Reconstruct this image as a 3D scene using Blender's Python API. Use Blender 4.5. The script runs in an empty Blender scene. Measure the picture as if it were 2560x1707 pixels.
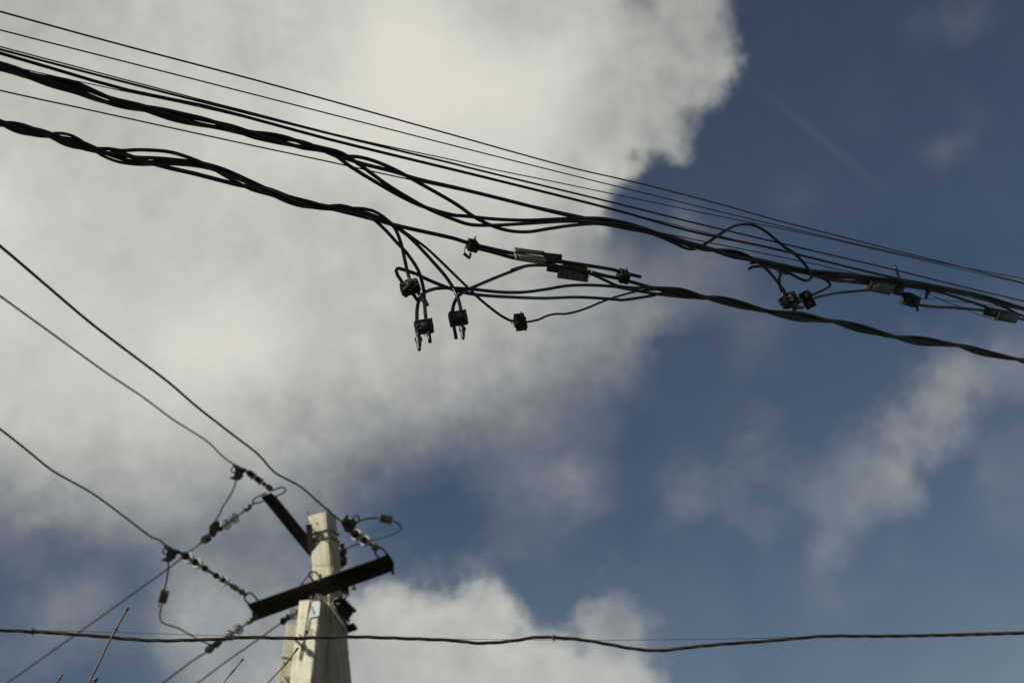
import bpy, bmesh, math, random
from mathutils import Vector, Matrix, noise as mnoise
random.seed(7)
C = bpy.context.scene.collection
SC = bpy.context.scene
rad = math.radians

# ------------------------------------------------------------------ camera
PITCH, ROLL = rad(25), rad(9)
FPX = 50 / 36 * 2560                       # 50 mm lens, measured on the 2560 px wide photograph
CO = Vector((0, 0, 1.6))
F_ = Vector((0, math.cos(PITCH), math.sin(PITCH)))
_u0 = Vector((0, -math.sin(PITCH), math.cos(PITCH))); _r0 = Vector((1, 0, 0))
R_ = _r0 * math.cos(ROLL) - _u0 * math.sin(ROLL)
U_ = _u0 * math.cos(ROLL) + _r0 * math.sin(ROLL)
cam_d = bpy.data.cameras.new('camera'); cam = bpy.data.objects.new('camera', cam_d); C.objects.link(cam)
cam_d.lens = 50; cam_d.sensor_width = 36; cam_d.sensor_fit = 'HORIZONTAL'
cam_d.clip_start = 0.05; cam_d.clip_end = 3000
cam.matrix_world = Matrix(((R_.x, U_.x, -F_.x, CO.x), (R_.y, U_.y, -F_.y, CO.y), (R_.z, U_.z, -F_.z, CO.z), (0, 0, 0, 1)))
cam_d.dof.use_dof = True; cam_d.dof.focus_distance = 6.0; cam_d.dof.aperture_fstop = 2.9
SC.camera = cam
SC.view_settings.view_transform = 'Standard'; SC.view_settings.look = 'None'
SC.view_settings.gamma = 1; SC.view_settings.exposure = 0

def ray(x, y): return F_ + R_ * ((x - 1280) / FPX) + U_ * ((853.5 - y) / FPX)
def P(x, y, z): return CO + ray(x, y) * z                     # the point seen at (x, y), z metres deep
def H(x, y, h):                                               # ... at height h
    d = ray(x, y); return CO + d * ((h - CO.z) / d.z)
def onplane(x, y, p0, n):
    d = ray(x, y); return CO + d * ((p0 - CO).dot(n) / d.dot(n))
def depth(p): return (p - CO).dot(F_)
def proj(p):
    q = p - CO; z = q.dot(F_); return 1280 + FPX * q.dot(R_) / z, 853.5 - FPX * q.dot(U_) / z

# ------------------------------------------------------------------ sun and sky
SUN_AZ, SUN_EL = rad(-122), rad(40)        # azimuth measured from +Y towards +X
sun_dir = Vector((math.sin(SUN_AZ) * math.cos(SUN_EL), math.cos(SUN_AZ) * math.cos(SUN_EL), math.sin(SUN_EL)))
sd = bpy.data.lights.new('sun', 'SUN'); sun = bpy.data.objects.new('sun', sd); C.objects.link(sun)
sd.energy = 5.0; sd.angle = rad(0.6); sd.color = (1.0, 0.93, 0.80)
sun.rotation_euler = (-sun_dir).to_track_quat('-Z', 'Y').to_euler()

# cloud cover of the sky: brightness read off at points of the sky, turned into cover 0..1 by direction
SKY = [
 [178,181,185,188,187,195,205,200,187,183,140,165,68,68,72,80,76],
 [185,188,186,190,188,197,212,214,212,203,185,158,73,72,77,77,77],
 [190,186,188,190,197,205,210,208,207,190,163,98,74,79,78,90,79],
 [200,196,192,190,195,193,192,195,196,165,90,86,79,79,78,80,80],
 [206,198,196,196,192,190,187,182,174,150,120,110,86,80,79,79,82],
 [198,200,202,207,210,195,186,178,168,148,124,84,92,82,82,86,106],
 [195,197,198,198,185,172,165,150,127,110,85,83,84,83,90,130,119],
 [160,165,172,170,163,138,110,91,110,108,90,104,101,106,128,98,105],
 [112,108,115,130,128,115,90,90,106,98,93,96,97,116,106,100,101],
 [108,125,110,150,150,150,185,178,150,118,128,104,104,107,105,107,108],
 [118,110,115,145,163,170,183,190,192,190,164,108,112,113,114,115,118]]
BASE = [70, 73, 76, 78, 79, 80, 83, 88, 93, 101, 109]
def lin(g):
    g /= 255; return g / 12.92 if g < .04045 else ((g + .055) / 1.055) ** 2.4
def cr(a, b, c, d, t): return b + .5 * t * (c - a + t * (2 * a - 5 * b + 4 * c - d + t * (3 * (b - c) + d - a)))
def sst(a, b, x):
    t = max(0, min(1, (x - a) / (b - a))); return t * t * (3 - 2 * t)
def sdist(poly, x, y):                     # signed distance to a closed outline, positive inside
    ins = False; best = 1e9
    for (x0, y0), (x1, y1) in zip(poly, poly[1:] + poly[:1]):
        if (y0 > y) != (y1 > y) and x < x0 + (y - y0) * (x1 - x0) / (y1 - y0): ins = not ins
        dx, dy = x1 - x0, y1 - y0; t = max(0, min(1, ((x - x0) * dx + (y - y0) * dy) / (dx * dx + dy * dy)))
        best = min(best, (x - x0 - t * dx) ** 2 + (y - y0 - t * dy) ** 2)
    return math.sqrt(best) * (1 if ins else -1)
CLOUD1 = [(900, -400), (1850, -400), (1836, 0), (1825, 33), (1857, 98), (1873, 163), (1857, 210), (1814, 258), (1735, 270), (1710, 305), (1743, 349), (1737, 378), (1683, 397), (1632, 394), (1603, 425), (1590, 465), (1552, 508), (1535, 560), (1500, 700), (900, 700)]
CLOUD2 = [(700, 1900), (700, 1520), (870, 1468), (930, 1450), (1000, 1440), (1060, 1455), (1100, 1476), (1150, 1455), (1220, 1430), (1280, 1452), (1302, 1500), (1335, 1560), (1400, 1577), (1452, 1592), (1460, 1530), (1490, 1482), (1540, 1470), (1590, 1500), (1640, 1550), (1658, 1640), (1655, 1900)]
WISP = [(1280 + a / 1.836, 853 + b / 1.836) for a, b in ((2700, -60), (2350, 0), (2120, 15), (1950, 30), (1850, 120), (1790, 190), (1830, 260), (1780, 330), (1700, 400), (1620, 450), (1520, 470), (1480, 520), (1390, 530), (1370, 600), (1290, 680), (1210, 735), (1120, 715), (1085, 690), (1110, 600), (1190, 560), (1250, 540), (1235, 450), (1190, 350), (1120, 400), (1060, 440), (1060, 500), (960, 560), (915, 650), (870, 560), (760, 560), (738, 680), (740, 780), (800, 855), (865, 790), (900, 760), (960, 800), (1080, 825), (1200, 800), (1300, 780), (1400, 780), (1380, 860), (1400, 950), (1440, 1020), (1500, 1030), (1550, 960), (1600, 860), (1700, 740), (1820, 680), (1880, 600), (1950, 520), (2050, 420), (2150, 330), (2250, 260), (2350, 220), (2700, 160))]
BLOBS = [(120, 1590, 120, 60, 0, 10), (40, 1400, 60, 40, 0, 8), (2430, 30, 70, 34, -.6, 9), (2170, 250, 50, 22, -.5, 8), (2340, 960, 70, 50, -.4, 14), (2235, 1165, 45, 70, .6, 9), (2085, 1355, 36, 50, 0, 10), (2060, 1470, 60, 50, 0, 7), (2230, 1390, 30, 50, 0, 8), (2480, 1160, 40, 60, 0, 8), (1795, 62, 34, 26, 0, -55), (1600, 6, 60, 26, 0, -38), (1830, 110, 30, 30, 0, -15), (1480, 300, 45, 40, 0, -12), 
         (1420, 1215, 80, 60, 0, 26), (1370, 1120, 36, 40, 0, -12), (1340, 1050, 60, 60, 0, 12), (2405, 40, 60, 36, -.6, 11), (2310, 100, 50, 40, -.6, 9), (2155, 258, 60, 26, -.4, 12),
         (2368, 372, 50, 34, -.7, 19), (2430, 310, 20, 50, 0, 8), (1990, 490, 60, 40, 0, 7), (1880, 850, 60, 50, 0, 14), (1640, 800, 60, 50, 0, 12), (1545, 600, 40, 40, 0, -25), (1590, 690, 40, 25, 0, -15), (1725, 560, 30, 50, 0, 16),
         (1180, 1130, 50, 35, 0, -18), (1030, 1180, 60, 40, 0, -8), (1275, 1090, 40, 40, 0, -20), (600, 1310, 40, 50, 0, -28), (830, 1180, 60, 40, 0, -14), (60, 1480, 70, 60, 0, -16), (210, 1500, 40, 60, 0, 14), (270, 1410, 40, 30, 0, 8),
         (390, 1680, 50, 30, 0, -20), (300, 1570, 60, 40, 0, 10), (170, 1640, 50, 50, 0, -12), (470, 1500, 60, 60, 0, 14), (90, 1340, 60, 50, 0, -14), (250, 1290, 60, 40, 0, 12), (1010, 1520, 60, 40, 0, 12), (1400, 1660, 70, 40, 0, 12), (1560, 1540, 50, 50, 0, -10),
         (700, 40, 80, 50, 0, -10), (860, 100, 60, 60, 0, -7), (1010, 160, 120, 70, 0, 8), (1200, 20, 60, 30, 0, -16), (100, 60, 90, 60, 0, -6), (660, 640, 80, 60, 0, -7), (480, 860, 90, 60, 0, 14), (10, 520, 60, 80, 0, 8), (960, 560, 60, 50, 0, -4)]
def table(px, py):
    x = min(max(px / 160, 0), 15.999); y = min(max(py / 170.7, 0), 9.999)
    i, j = int(x), int(y); tx, ty = x - i, y - j
    g = lambda jj, ii: SKY[min(max(jj, 0), 10)][min(max(ii, 0), 16)]
    rows = [cr(g(jj, i - 1), g(jj, i), g(jj, i + 1), g(jj, i + 2), tx) for jj in (j - 1, j, j + 1, j + 2)]
    return cr(*rows, ty)
def cover(px, py):
    y = min(max(py / 170.7, 0), 9.999); j = int(y); bl = BASE[j] + (BASE[j + 1] - BASE[j]) * (y - j)
    gi = go = table(px, py); sd = 0
    w = sst(1380, 1500, px) * (1 - sst(500, 610, py))
    if w > 0:
        sd = sdist(CLOUD1, px, py); li = 188 - 24 * sst(1450, 1720, px)
        gi += (li - gi) * w; go += (bl + 4 - go) * w
    w = sst(1395, 1430, py) * sst(850, 900, px) * (1 - sst(1800, 1900, px))
    if w > 0:
        sd = .72 * sdist(CLOUD2, px, py); li = 182 - 30 * sst(1430, 1540, px) * (1 - sst(1600, 1680, py))
        gi += (li - gi) * w; go += (bl + 6 - go) * w
    w = sst(1570, 1660, px) * sst(800, 850, py) * (1 - sst(1430, 1500, py))
    if w > 0 and not (py > 1395 and px < 1900):
        sd = .50 * sdist(WISP, px, py) + 11; li = bl + 24 + 18 * sst(2050, 2330, px) - 14 * sst(2380, 2560, px) + 8 * sst(1980, 2120, px) * (1 - sst(1200, 1330, py))
        out = bl + 4 + 12 * sst(2350, 2560, px) * sst(980, 1100, py) * (1 - sst(1300, 1400, py))
        gi += (li - gi) * w; go += (out - go) * w
    for bx, by, rx, ry, an, am in BLOBS:
        dx, dy = px - bx, py - by; c, s_ = math.cos(an), math.sin(an)
        q = ((dx * c + dy * s_) / rx) ** 2 + ((dy * c - dx * s_) / ry) ** 2
        if q < 9: am *= math.exp(-q); gi += am; go += am if am > 0 or gi == go else am * .3
    f = lambda g: max(0, min(1, (lin(max(0, g)) - lin(bl)) / (lin(214) - lin(bl))))
    return f(gi), f(go), max(0, min(1, .5 + sd / 300))       # cover inside and outside an outline, and how far inside

world = bpy.data.worlds.new('World'); SC.world = world; world.use_nodes = True
W = world.node_tree; W.nodes.clear()
def nd(t, **kw):
    n = W.nodes.new(t)
    for k, v in kw.items(): setattr(n, k, v)
    return n
def wire(a, b): W.links.new(a, b)
def mth(op, a, b=None, c=None, clamp=False):
    n = nd('ShaderNodeMath', operation=op, use_clamp=clamp)
    for i, v in enumerate((a, b, c)):
        if v is None: continue
        if isinstance(v, (int, float)): n.inputs[i].default_value = v
        else: wire(v, n.inputs[i])
    return n.outputs[0]
tc = nd('ShaderNodeTexCoord'); D = tc.outputs['Generated']
def fbm(scale, detail, rough, off=0.0, col=False):
    m = nd('ShaderNodeMapping'); m.inputs['Location'].default_value = (off, off * .7, off * 1.3); wire(D, m.inputs[0])
    n = nd('ShaderNodeTexNoise'); n.inputs['Scale'].default_value = scale; n.inputs['Detail'].default_value = detail
    n.inputs['Roughness'].default_value = rough; wire(m.outputs[0], n.inputs['Vector'])
    return n.outputs['Color' if col else 'Fac']
sep = nd('ShaderNodeSeparateXYZ'); wire(D, sep.inputs[0])
wa = nd('ShaderNodeSeparateXYZ'); wire(fbm(16, 5, .62, 3.1, True), wa.inputs[0])
AZ = mth('ARCTAN2', sep.outputs[0], sep.outputs[1]); EL = mth('ARCSINE', sep.outputs[2])
wb = nd('ShaderNodeSeparateXYZ'); wire(fbm(52, 4, .6, 7.7, True), wb.inputs[0])
azw = mth('MULTIPLY_ADD', mth('SUBTRACT', wa.outputs[0], .5), rad(2.1), AZ); azw = mth('MULTIPLY_ADD', mth('SUBTRACT', wb.outputs[0], .5), rad(1.2), azw)
elw = mth('MULTIPLY_ADD', mth('SUBTRACT', wa.outputs[1], .5), rad(2.1), EL); elw = mth('MULTIPLY_ADD', mth('SUBTRACT', wb.outputs[1], .5), rad(1.2), elw)
AZ0, NA, E0, E1, NE = 27.0, 32, 7.0, 40.6, 31
s0 = mth('MULTIPLY_ADD', azw, 1 / rad(AZ0), 1.0, clamp=True)      # left half of the sky map
s1 = mth('MULTIPLY', azw, 1 / rad(AZ0), clamp=True)               # right half
right = mth('GREATER_THAN', azw, 0.0)
acc = None; step = (E1 - E0) / (NE - 1)
for i in range(NE):
    el = E0 + step * i
    hv = []
    for half, sc in ((-1, s0), (0, s1)):
        rp = nd('ShaderNodeValToRGB'); wire(sc, rp.inputs[0]); cr_ = rp.color_ramp; cr_.interpolation = 'CARDINAL'
        for k in range(NA):
            az = AZ0 * (half + k / (NA - 1))
            d = Vector((math.sin(rad(az)) * math.cos(rad(el)), math.cos(rad(az)) * math.cos(rad(el)), math.sin(rad(el))))
            v = cover(*proj(CO + d))
            e = cr_.elements[0] if k == 0 else (cr_.elements[-1] if k == NA - 1 else cr_.elements.new(k / (NA - 1)))
            e.color = (*v, 1)
        hv.append(rp.outputs[0])
    mr = nd('ShaderNodeMix', data_type='RGBA'); wire(right, mr.inputs[0]); wire(hv[0], mr.inputs[6]); wire(hv[1], mr.inputs[7])
    w = mth('MULTIPLY_ADD', mth('ABSOLUTE', mth('SUBTRACT', elw, rad(el))), -1 / rad(step), 1.0)
    w = mth('MAXIMUM', w, 0.0)
    ma = nd('ShaderNodeVectorMath', operation='MULTIPLY_ADD'); wire(mr.outputs[2], ma.inputs[0]); wire(w, ma.inputs[1])
    if acc is not None: wire(acc, ma.inputs[2])
    acc = ma.outputs[0]
sa = nd('ShaderNodeSeparateXYZ'); wire(acc, sa.inputs[0])
edge = mth('MULTIPLY_ADD', mth('SUBTRACT', sa.outputs[2], .5), 300.0, 0.0)
edge = mth('MULTIPLY_ADD', mth('SUBTRACT', fbm(30, 6, .6, 2.2), .5), 95.0, edge)
kk = nd('ShaderNodeMapRange', interpolation_type='SMOOTHSTEP'); wire(edge, kk.inputs[0]); kk.inputs[1].default_value = -20; kk.inputs[2].default_value = 50
ci = nd('ShaderNodeMix'); wire(kk.outputs[0], ci.inputs[0]); wire(sa.outputs[1], ci.inputs[2]); wire(sa.outputs[0], ci.inputs[3]); acc = ci.outputs[0]
# beyond the read-off part of the sky the clouds go on as plain fractal cloud
oa = nd('ShaderNodeMapRange', interpolation_type='SMOOTHSTEP'); wire(mth('ABSOLUTE', AZ), oa.inputs[0])
oa.inputs[1].default_value = rad(23); oa.inputs[2].default_value = rad(32)
ob = nd('ShaderNodeMapRange', interpolation_type='SMOOTHSTEP'); wire(mth('ABSOLUTE', mth('SUBTRACT', EL, rad(24.5))), ob.inputs[0])
ob.inputs[1].default_value = rad(18); ob.inputs[2].default_value = rad(28)
far = nd('ShaderNodeMapRange', interpolation_type='SMOOTHSTEP'); wire(fbm(2.3, 8, .6, 9.0), far.inputs[0])
far.inputs[1].default_value = .50; far.inputs[2].default_value = .78
mx = nd('ShaderNodeMix'); wire(mth('MAXIMUM', oa.outputs[0], ob.outputs[0]), mx.inputs[0]); wire(acc, mx.inputs[2]); wire(mth('MULTIPLY', far.outputs[0], .22), mx.inputs[3])
cov = mx.outputs[0]
# fine structure of the vapour
det = mth('ADD', mth('SUBTRACT', fbm(24, 5, .55, 1.7), .5), mth('MULTIPLY', mth('SUBTRACT', fbm(58, 5, .55, 4.4), .5), .75))
shape = mth('MULTIPLY', mth('MULTIPLY', cov, mth('MULTIPLY_ADD', cov, 1.1, .38)), mth('POWER', mth('MAXIMUM', mth('SUBTRACT', 1.06, cov), 0.0), 1.7))
cov = mth('MULTIPLY_ADD', mth('MULTIPLY', det, shape), 2.3, cov)
big = mth('SUBTRACT', fbm(7, 4, .5, 5.2), .5)
cov = mth('MULTIPLY_ADD', mth('MULTIPLY', big, cov), .35, cov)
# the faint old contrail
c1 = (ray(1890, 215)).normalized(); c2 = ray(2230, 490).normalized(); cn = c1.cross(c2).normalized(); cm = (c1 + c2).normalized()
def vdot(v):
    n = nd('ShaderNodeVectorMath', operation='DOT_PRODUCT'); wire(D, n.inputs[0]); n.inputs[1].default_value = v; return n.outputs['Value']
ln = mth('MULTIPLY_ADD', mth('ABSOLUTE', vdot(cn)), -1 / .0045, 1.0); ln = mth('MAXIMUM', ln, 0.0)
al = mth('MULTIPLY_ADD', mth('SUBTRACT', vdot(cm), 1 - .0021), 1 / .0021, 0.0, clamp=True)
cov = mth('MULTIPLY_ADD', mth('MULTIPLY', ln, al), .021, cov)
cov = mth('MAXIMUM', mth('MINIMUM', cov, 1.08), 0.0)
sky = nd('ShaderNodeTexSky', sky_type='NISHITA', sun_disc=False, sun_elevation=SUN_EL, sun_rotation=SUN_AZ,
         air_density=1.0, dust_density=0.3, ozone_density=2.5, altitude=100)
hz = nd('ShaderNodeMix', data_type='RGBA', blend_type='MULTIPLY'); hz.inputs[0].default_value = 1
wire(sky.outputs[0], hz.inputs[6]); hz.inputs[7].default_value = (.765, .745, .735, 1)
cl = nd('ShaderNodeRGB'); cl.outputs[0].default_value = (13.8, 13.6, 12.1, 1)
ms = nd('ShaderNodeMix', data_type='RGBA'); ms.clamp_factor = False
wire(cov, ms.inputs[0]); wire(hz.outputs[2], ms.inputs[6]); wire(cl.outputs[0], ms.inputs[7])
bg = nd('ShaderNodeBackground'); wire(ms.outputs[2], bg.inputs[0]); bg.inputs[1].default_value = 0.05
out = nd('ShaderNodeOutputWorld'); wire(bg.outputs[0], out.inputs[0])

# ------------------------------------------------------------------ materials
def mat(name, col, rough=.5, metal=0, vary=.25, scale=30, spec=.5, trans=0, bump=0, grime=None):
    m = bpy.data.materials.new(name); m.use_nodes = True; t = m.node_tree; b = t.nodes['Principled BSDF']
    tx = t.nodes.new('ShaderNodeTexCoord'); n = t.nodes.new('ShaderNodeTexNoise'); n.inputs['Scale'].default_value = scale
    n.inputs['Detail'].default_value = 6; n.inputs['Roughness'].default_value = .65
    t.links.new(tx.outputs['Object'], n.inputs['Vector'])
    r = t.nodes.new('ShaderNodeValToRGB'); r.color_ramp.elements[0].position = .3; r.color_ramp.elements[1].position = .7
    lo = grime or tuple(c * (1 - vary) for c in col); hi = tuple(min(1, c * (1 + vary)) for c in col)
    r.color_ramp.elements[0].color = (*lo, 1); r.color_ramp.elements[1].color = (*hi, 1)
    t.links.new(n.outputs['Fac'], r.inputs[0]); t.links.new(r.outputs[0], b.inputs['Base Color'])
    mr = t.nodes.new('ShaderNodeMapRange'); t.links.new(n.outputs['Fac'], mr.inputs[0])
    mr.inputs[3].default_value = max(.04, rough - .12); mr.inputs[4].default_value = min(1, rough + .12)
    t.links.new(mr.outputs[0], b.inputs['Roughness'])
    b.inputs['Metallic'].default_value = metal; b.inputs['Specular IOR Level'].default_value = spec
    if trans: b.inputs['Transmission Weight'].default_value = trans
    if bump:
        bp = t.nodes.new('ShaderNodeBump'); bp.inputs['Strength'].default_value = bump; bp.inputs['Distance'].default_value = .004
        t.links.new(n.outputs['Fac'], bp.inputs['Height']); t.links.new(bp.outputs[0], b.inputs['Normal'])
    return m
def striped(name, base, stripe, at=.3, width=.07, rough=.33):
    m = mat(name, base, rough - .07, vary=.3, scale=40, spec=.46); t = m.node_tree; b = t.nodes['Principled BSDF']
    uv = t.nodes.new('ShaderNodeUVMap'); sp = t.nodes.new('ShaderNodeSeparateXYZ'); t.links.new(uv.outputs[0], sp.inputs[0])
    def mm(op, a, v):
        n = t.nodes.new('ShaderNodeMath'); n.operation = op; t.links.new(a, n.inputs[0]); n.inputs[1].default_value = v; return n.outputs[0]
    tw = mm('MULTIPLY', sp.outputs[1], .014); sm = t.nodes.new('ShaderNodeMath'); sm.operation = 'ADD'
    t.links.new(tw, sm.inputs[0]); t.links.new(sp.outputs[0], sm.inputs[1])
    d = mm('LESS_THAN', mm('ABSOLUTE', mm('SUBTRACT', mm('FRACT', sm.outputs[0], 0), at), 0), width)
    mx = t.nodes.new('ShaderNodeMix'); mx.data_type = 'RGBA'; t.links.new(d, mx.inputs[0])
    t.links.new(b.inputs['Base Color'].links[0].from_socket, mx.inputs[6]); mx.inputs[7].default_value = (*stripe, 1)
    t.links.new(mx.outputs[2], b.inputs['Base Color']); return m
BLK = (.006, .006, .005)
M_BLACK = mat('black_cable_sheath', BLK, .24, vary=.35, scale=45, spec=.5)
M_GREY = mat('weathered_cable_sheath', (.010, .010, .009), .26, vary=.35, scale=45, spec=.5)
M_RED = striped('cable_sheath_red_stripe', BLK, (.16, .012, .014), .30, .05)
M_BLUE = striped('cable_sheath_blue_stripe', (.009, .011, .02), (.025, .075, .16), .27, .13)
M_GREEN = striped('cable_sheath_green_stripe', BLK, (.022, .075, .028), .25, .10)
M_CONN = mat('black_connector_plastic', (.026, .024, .021), .45, vary=.3, scale=40, bump=.03, spec=.45, grime=(.012, .011, .010))
M_BOLT = mat('dull_zinc_bolt', (.11, .105, .095), .45, .6, vary=.3, scale=80)
M_SPL = mat('grey_splice_plastic', (.095, .088, .070), .5, vary=.2, scale=30, bump=.15)
M_SPLD = mat('dark_splice_plastic', (.014, .0135, .013), .5, vary=.3, scale=30)
M_TUBE = mat('beige_splice_sleeve', (.28, .265, .205), .5, vary=.2, scale=40)
M_BROWN = mat('brown_cable_sheath', (.050, .036, .024), .5, vary=.35, scale=60)
M_STEEL = mat('dark_painted_steel', (.007, .006, .0055), .6, .0, vary=.5, scale=14, spec=.2, grime=(.010, .006, .004))
M_RUST = mat('brown_rusty_plate', (.055, .038, .030), .75, vary=.4, scale=18)
M_ALU = mat('weathered_line_wire', (.016, .0165, .015), .5, 0, vary=.3, scale=30)
M_ZINC = mat('galvanised_steel', (.14, .13, .10), .5, .5, vary=.4, scale=30)
M_FIT = mat('dark_cast_fitting', (.016, .012, .009), .6, .2, vary=.5, scale=30)
M_PORC = mat('white_glazed_porcelain', (.40, .42, .41), .22, vary=.06, scale=20)
M_GLASS = mat('clear_glass_disc', (.80, .82, .78), .15, vary=.05, scale=20, trans=.85)
M_BRCER = mat('brown_glazed_ceramic', (.035, .018, .012), .2, vary=.3, scale=20)
M_PLATE = mat('pale_blue_enamel', (.40, .47, .49), .6, vary=.1, scale=15)
M_MARK = mat('dark_green_paint', (.02, .05, .04), .5, vary=.2, scale=15)
M_BEIGE = mat('beige_conduit', (.42, .38, .27), .5, vary=.25, scale=25)
M_BARK = mat('tan_twig_bark', (.17, .115, .07), .7, vary=.45, scale=120, bump=.3)
M_BUD = mat('reddish_bud', (.10, .052, .036), .6, vary=.4, scale=200)
M_GRASS = mat('rough_ground', (.05, .055, .03), .95, vary=.5, scale=3)

def concrete(name, col, stain=None):
    m = bpy.data.materials.new(name); m.use_nodes = True; t = m.node_tree; b = t.nodes['Principled BSDF']
    b.inputs['Roughness'].default_value = .9; b.inputs['Specular IOR Level'].default_value = .25
    g = t.nodes.new('ShaderNodeNewGeometry'); pos = g.outputs['Position']
    def nz(scale, det=6, r=.6):
        n = t.nodes.new('ShaderNodeTexNoise'); n.inputs['Scale'].default_value = scale; n.inputs['Detail'].default_value = det
        n.inputs['Roughness'].default_value = r; t.links.new(pos, n.inputs['Vector']); return n.outputs['Fac']
    def ramp(fac, stops):
        r = t.nodes.new('ShaderNodeValToRGB'); t.links.new(fac, r.inputs[0])
        for k, (p, c) in enumerate(stops):
            e = r.color_ramp.elements[k] if k < 2 else r.color_ramp.elements.new(p)
            e.position = p; e.color = (*c, 1)
        return r.outputs[0]
    c0 = ramp(nz(5.5), [(.3, tuple(x * .80 for x in col)), (.7, tuple(min(1, x * 1.12) for x in col))])
    sp = ramp(nz(38, 8, .7), [(.30, (.62, .58, .52)), (.44, (1, 1, 1))])
    mu = t.nodes.new('ShaderNodeMix'); mu.data_type = 'RGBA'; mu.blend_type = 'MULTIPLY'; mu.inputs[0].default_value = 1
    t.links.new(c0, mu.inputs[6]); t.links.new(sp, mu.inputs[7]); colr = mu.outputs[2]
    # vertical weather streaks
    mp = t.nodes.new('ShaderNodeMapping'); mp.inputs['Scale'].default_value = (22, 22, 1.1); t.links.new(pos, mp.inputs[0])
    n2 = t.nodes.new('ShaderNodeTexNoise'); n2.inputs['Scale'].default_value = 1; n2.inputs['Detail'].default_value = 4; t.links.new(mp.outputs[0], n2.inputs['Vector'])
    st = ramp(n2.outputs['Fac'], [(.36, (.72, .69, .62)), (.52, (1, 1, 1))])
    m2 = t.nodes.new('ShaderNodeMix'); m2.data_type = 'RGBA'; m2.blend_type = 'MULTIPLY'; m2.inputs[0].default_value = .85
    t.links.new(colr, m2.inputs[6]); t.links.new(st, m2.inputs[7]); colr = m2.outputs[2]
    for p0, rx, rz, c in (stain or ()):
        sb = t.nodes.new('ShaderNodeVectorMath'); sb.operation = 'SUBTRACT'; t.links.new(pos, sb.inputs[0]); sb.inputs[1].default_value = p0
        ml = t.nodes.new('ShaderNodeVectorMath'); ml.operation = 'MULTIPLY'; t.links.new(sb.outputs[0], ml.inputs[0]); ml.inputs[1].default_value = (1 / rx, 1 / rx, 1 / rz)
        le = t.nodes.new('ShaderNodeVectorMath'); le.operation = 'LENGTH'; t.links.new(ml.outputs[0], le.inputs[0])
        ad = t.nodes.new('ShaderNodeMath'); ad.operation = 'MULTIPLY_ADD'; t.links.new(n2.outputs['Fac'], ad.inputs[0]); ad.inputs[1].default_value = .7
        t.links.new(le.outputs['Value'], ad.inputs[2])
        r = t.nodes.new('ShaderNodeMapRange'); r.interpolation_type = 'SMOOTHSTEP'; t.links.new(ad.outputs[0], r.inputs[0])
        r.inputs[1].default_value = .55; r.inputs[2].default_value = 1.35; r.inputs[3].default_value = .9; r.inputs[4].default_value = 0
        m3 = t.nodes.new('ShaderNodeMix'); m3.data_type = 'RGBA'; t.links.new(r.outputs[0], m3.inputs[0]); t.links.new(colr, m3.inputs[6]); m3.inputs[7].default_value = (*c, 1)
        colr = m3.outputs[2]
    t.links.new(colr, b.inputs['Base Color'])
    bp = t.nodes.new('ShaderNodeBump'); bp.inputs['Strength'].default_value = .5; bp.inputs['Distance'].default_value = .01
    t.links.new(nz(45, 8, .7), bp.inputs['Height']); t.links.new(bp.outputs[0], b.inputs['Normal'])
    return m

# ------------------------------------------------------------------ mesh helpers
def cat(pts, stepm=None, n=None):
    """points smoothed with a centripetal spline; each point may carry a radius factor as 4th value"""
    pts = [Vector(p[:3]) for p in pts]
    keep = [pts[0]]
    for p in pts[1:]:
        if (p - keep[-1]).length > 1e-5: keep.append(p)
    pts = keep
    if len(pts) < 3: 
        a, b = pts; k = max(2, n or int((b - a).length / (stepm or .02)) + 1)
        return [a.lerp(b, i / k) for i in range(k + 1)]
    ext = [pts[0] * 2 - pts[1]] + pts + [pts[-1] * 2 - pts[-2]]
    res = []
    for i in range(1, len(ext) - 2):
        p0, p1, p2, p3 = ext[i - 1:i + 3]
        t0 = 0; t1 = t0 + max(1e-6, (p1 - p0).length) ** .5; t2 = t1 + max(1e-6, (p2 - p1).length) ** .5; t3 = t2 + max(1e-6, (p3 - p2).length) ** .5
        k = max(1, int((p2 - p1).length / (stepm or .02)))
        for j in range(k):
            t = t1 + (t2 - t1) * j / k
            a1 = p0 * ((t1 - t) / (t1 - t0)) + p1 * ((t - t0) / (t1 - t0))
            a2 = p1 * ((t2 - t) / (t2 - t1)) + p2 * ((t - t1) / (t2 - t1))
            a3 = p2 * ((t3 - t) / (t3 - t2)) + p3 * ((t - t2) / (t3 - t2))
            b1 = a1 * ((t2 - t) / (t2 - t0)) + a2 * ((t - t0) / (t2 - t0))
            b2 = a2 * ((t3 - t) / (t3 - t1)) + a3 * ((t - t1) / (t3 - t1))
            res.append(b1 * ((t2 - t) / (t2 - t1)) + b2 * ((t - t1) / (t2 - t1)))
    res.append(pts[-1]); return res

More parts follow.
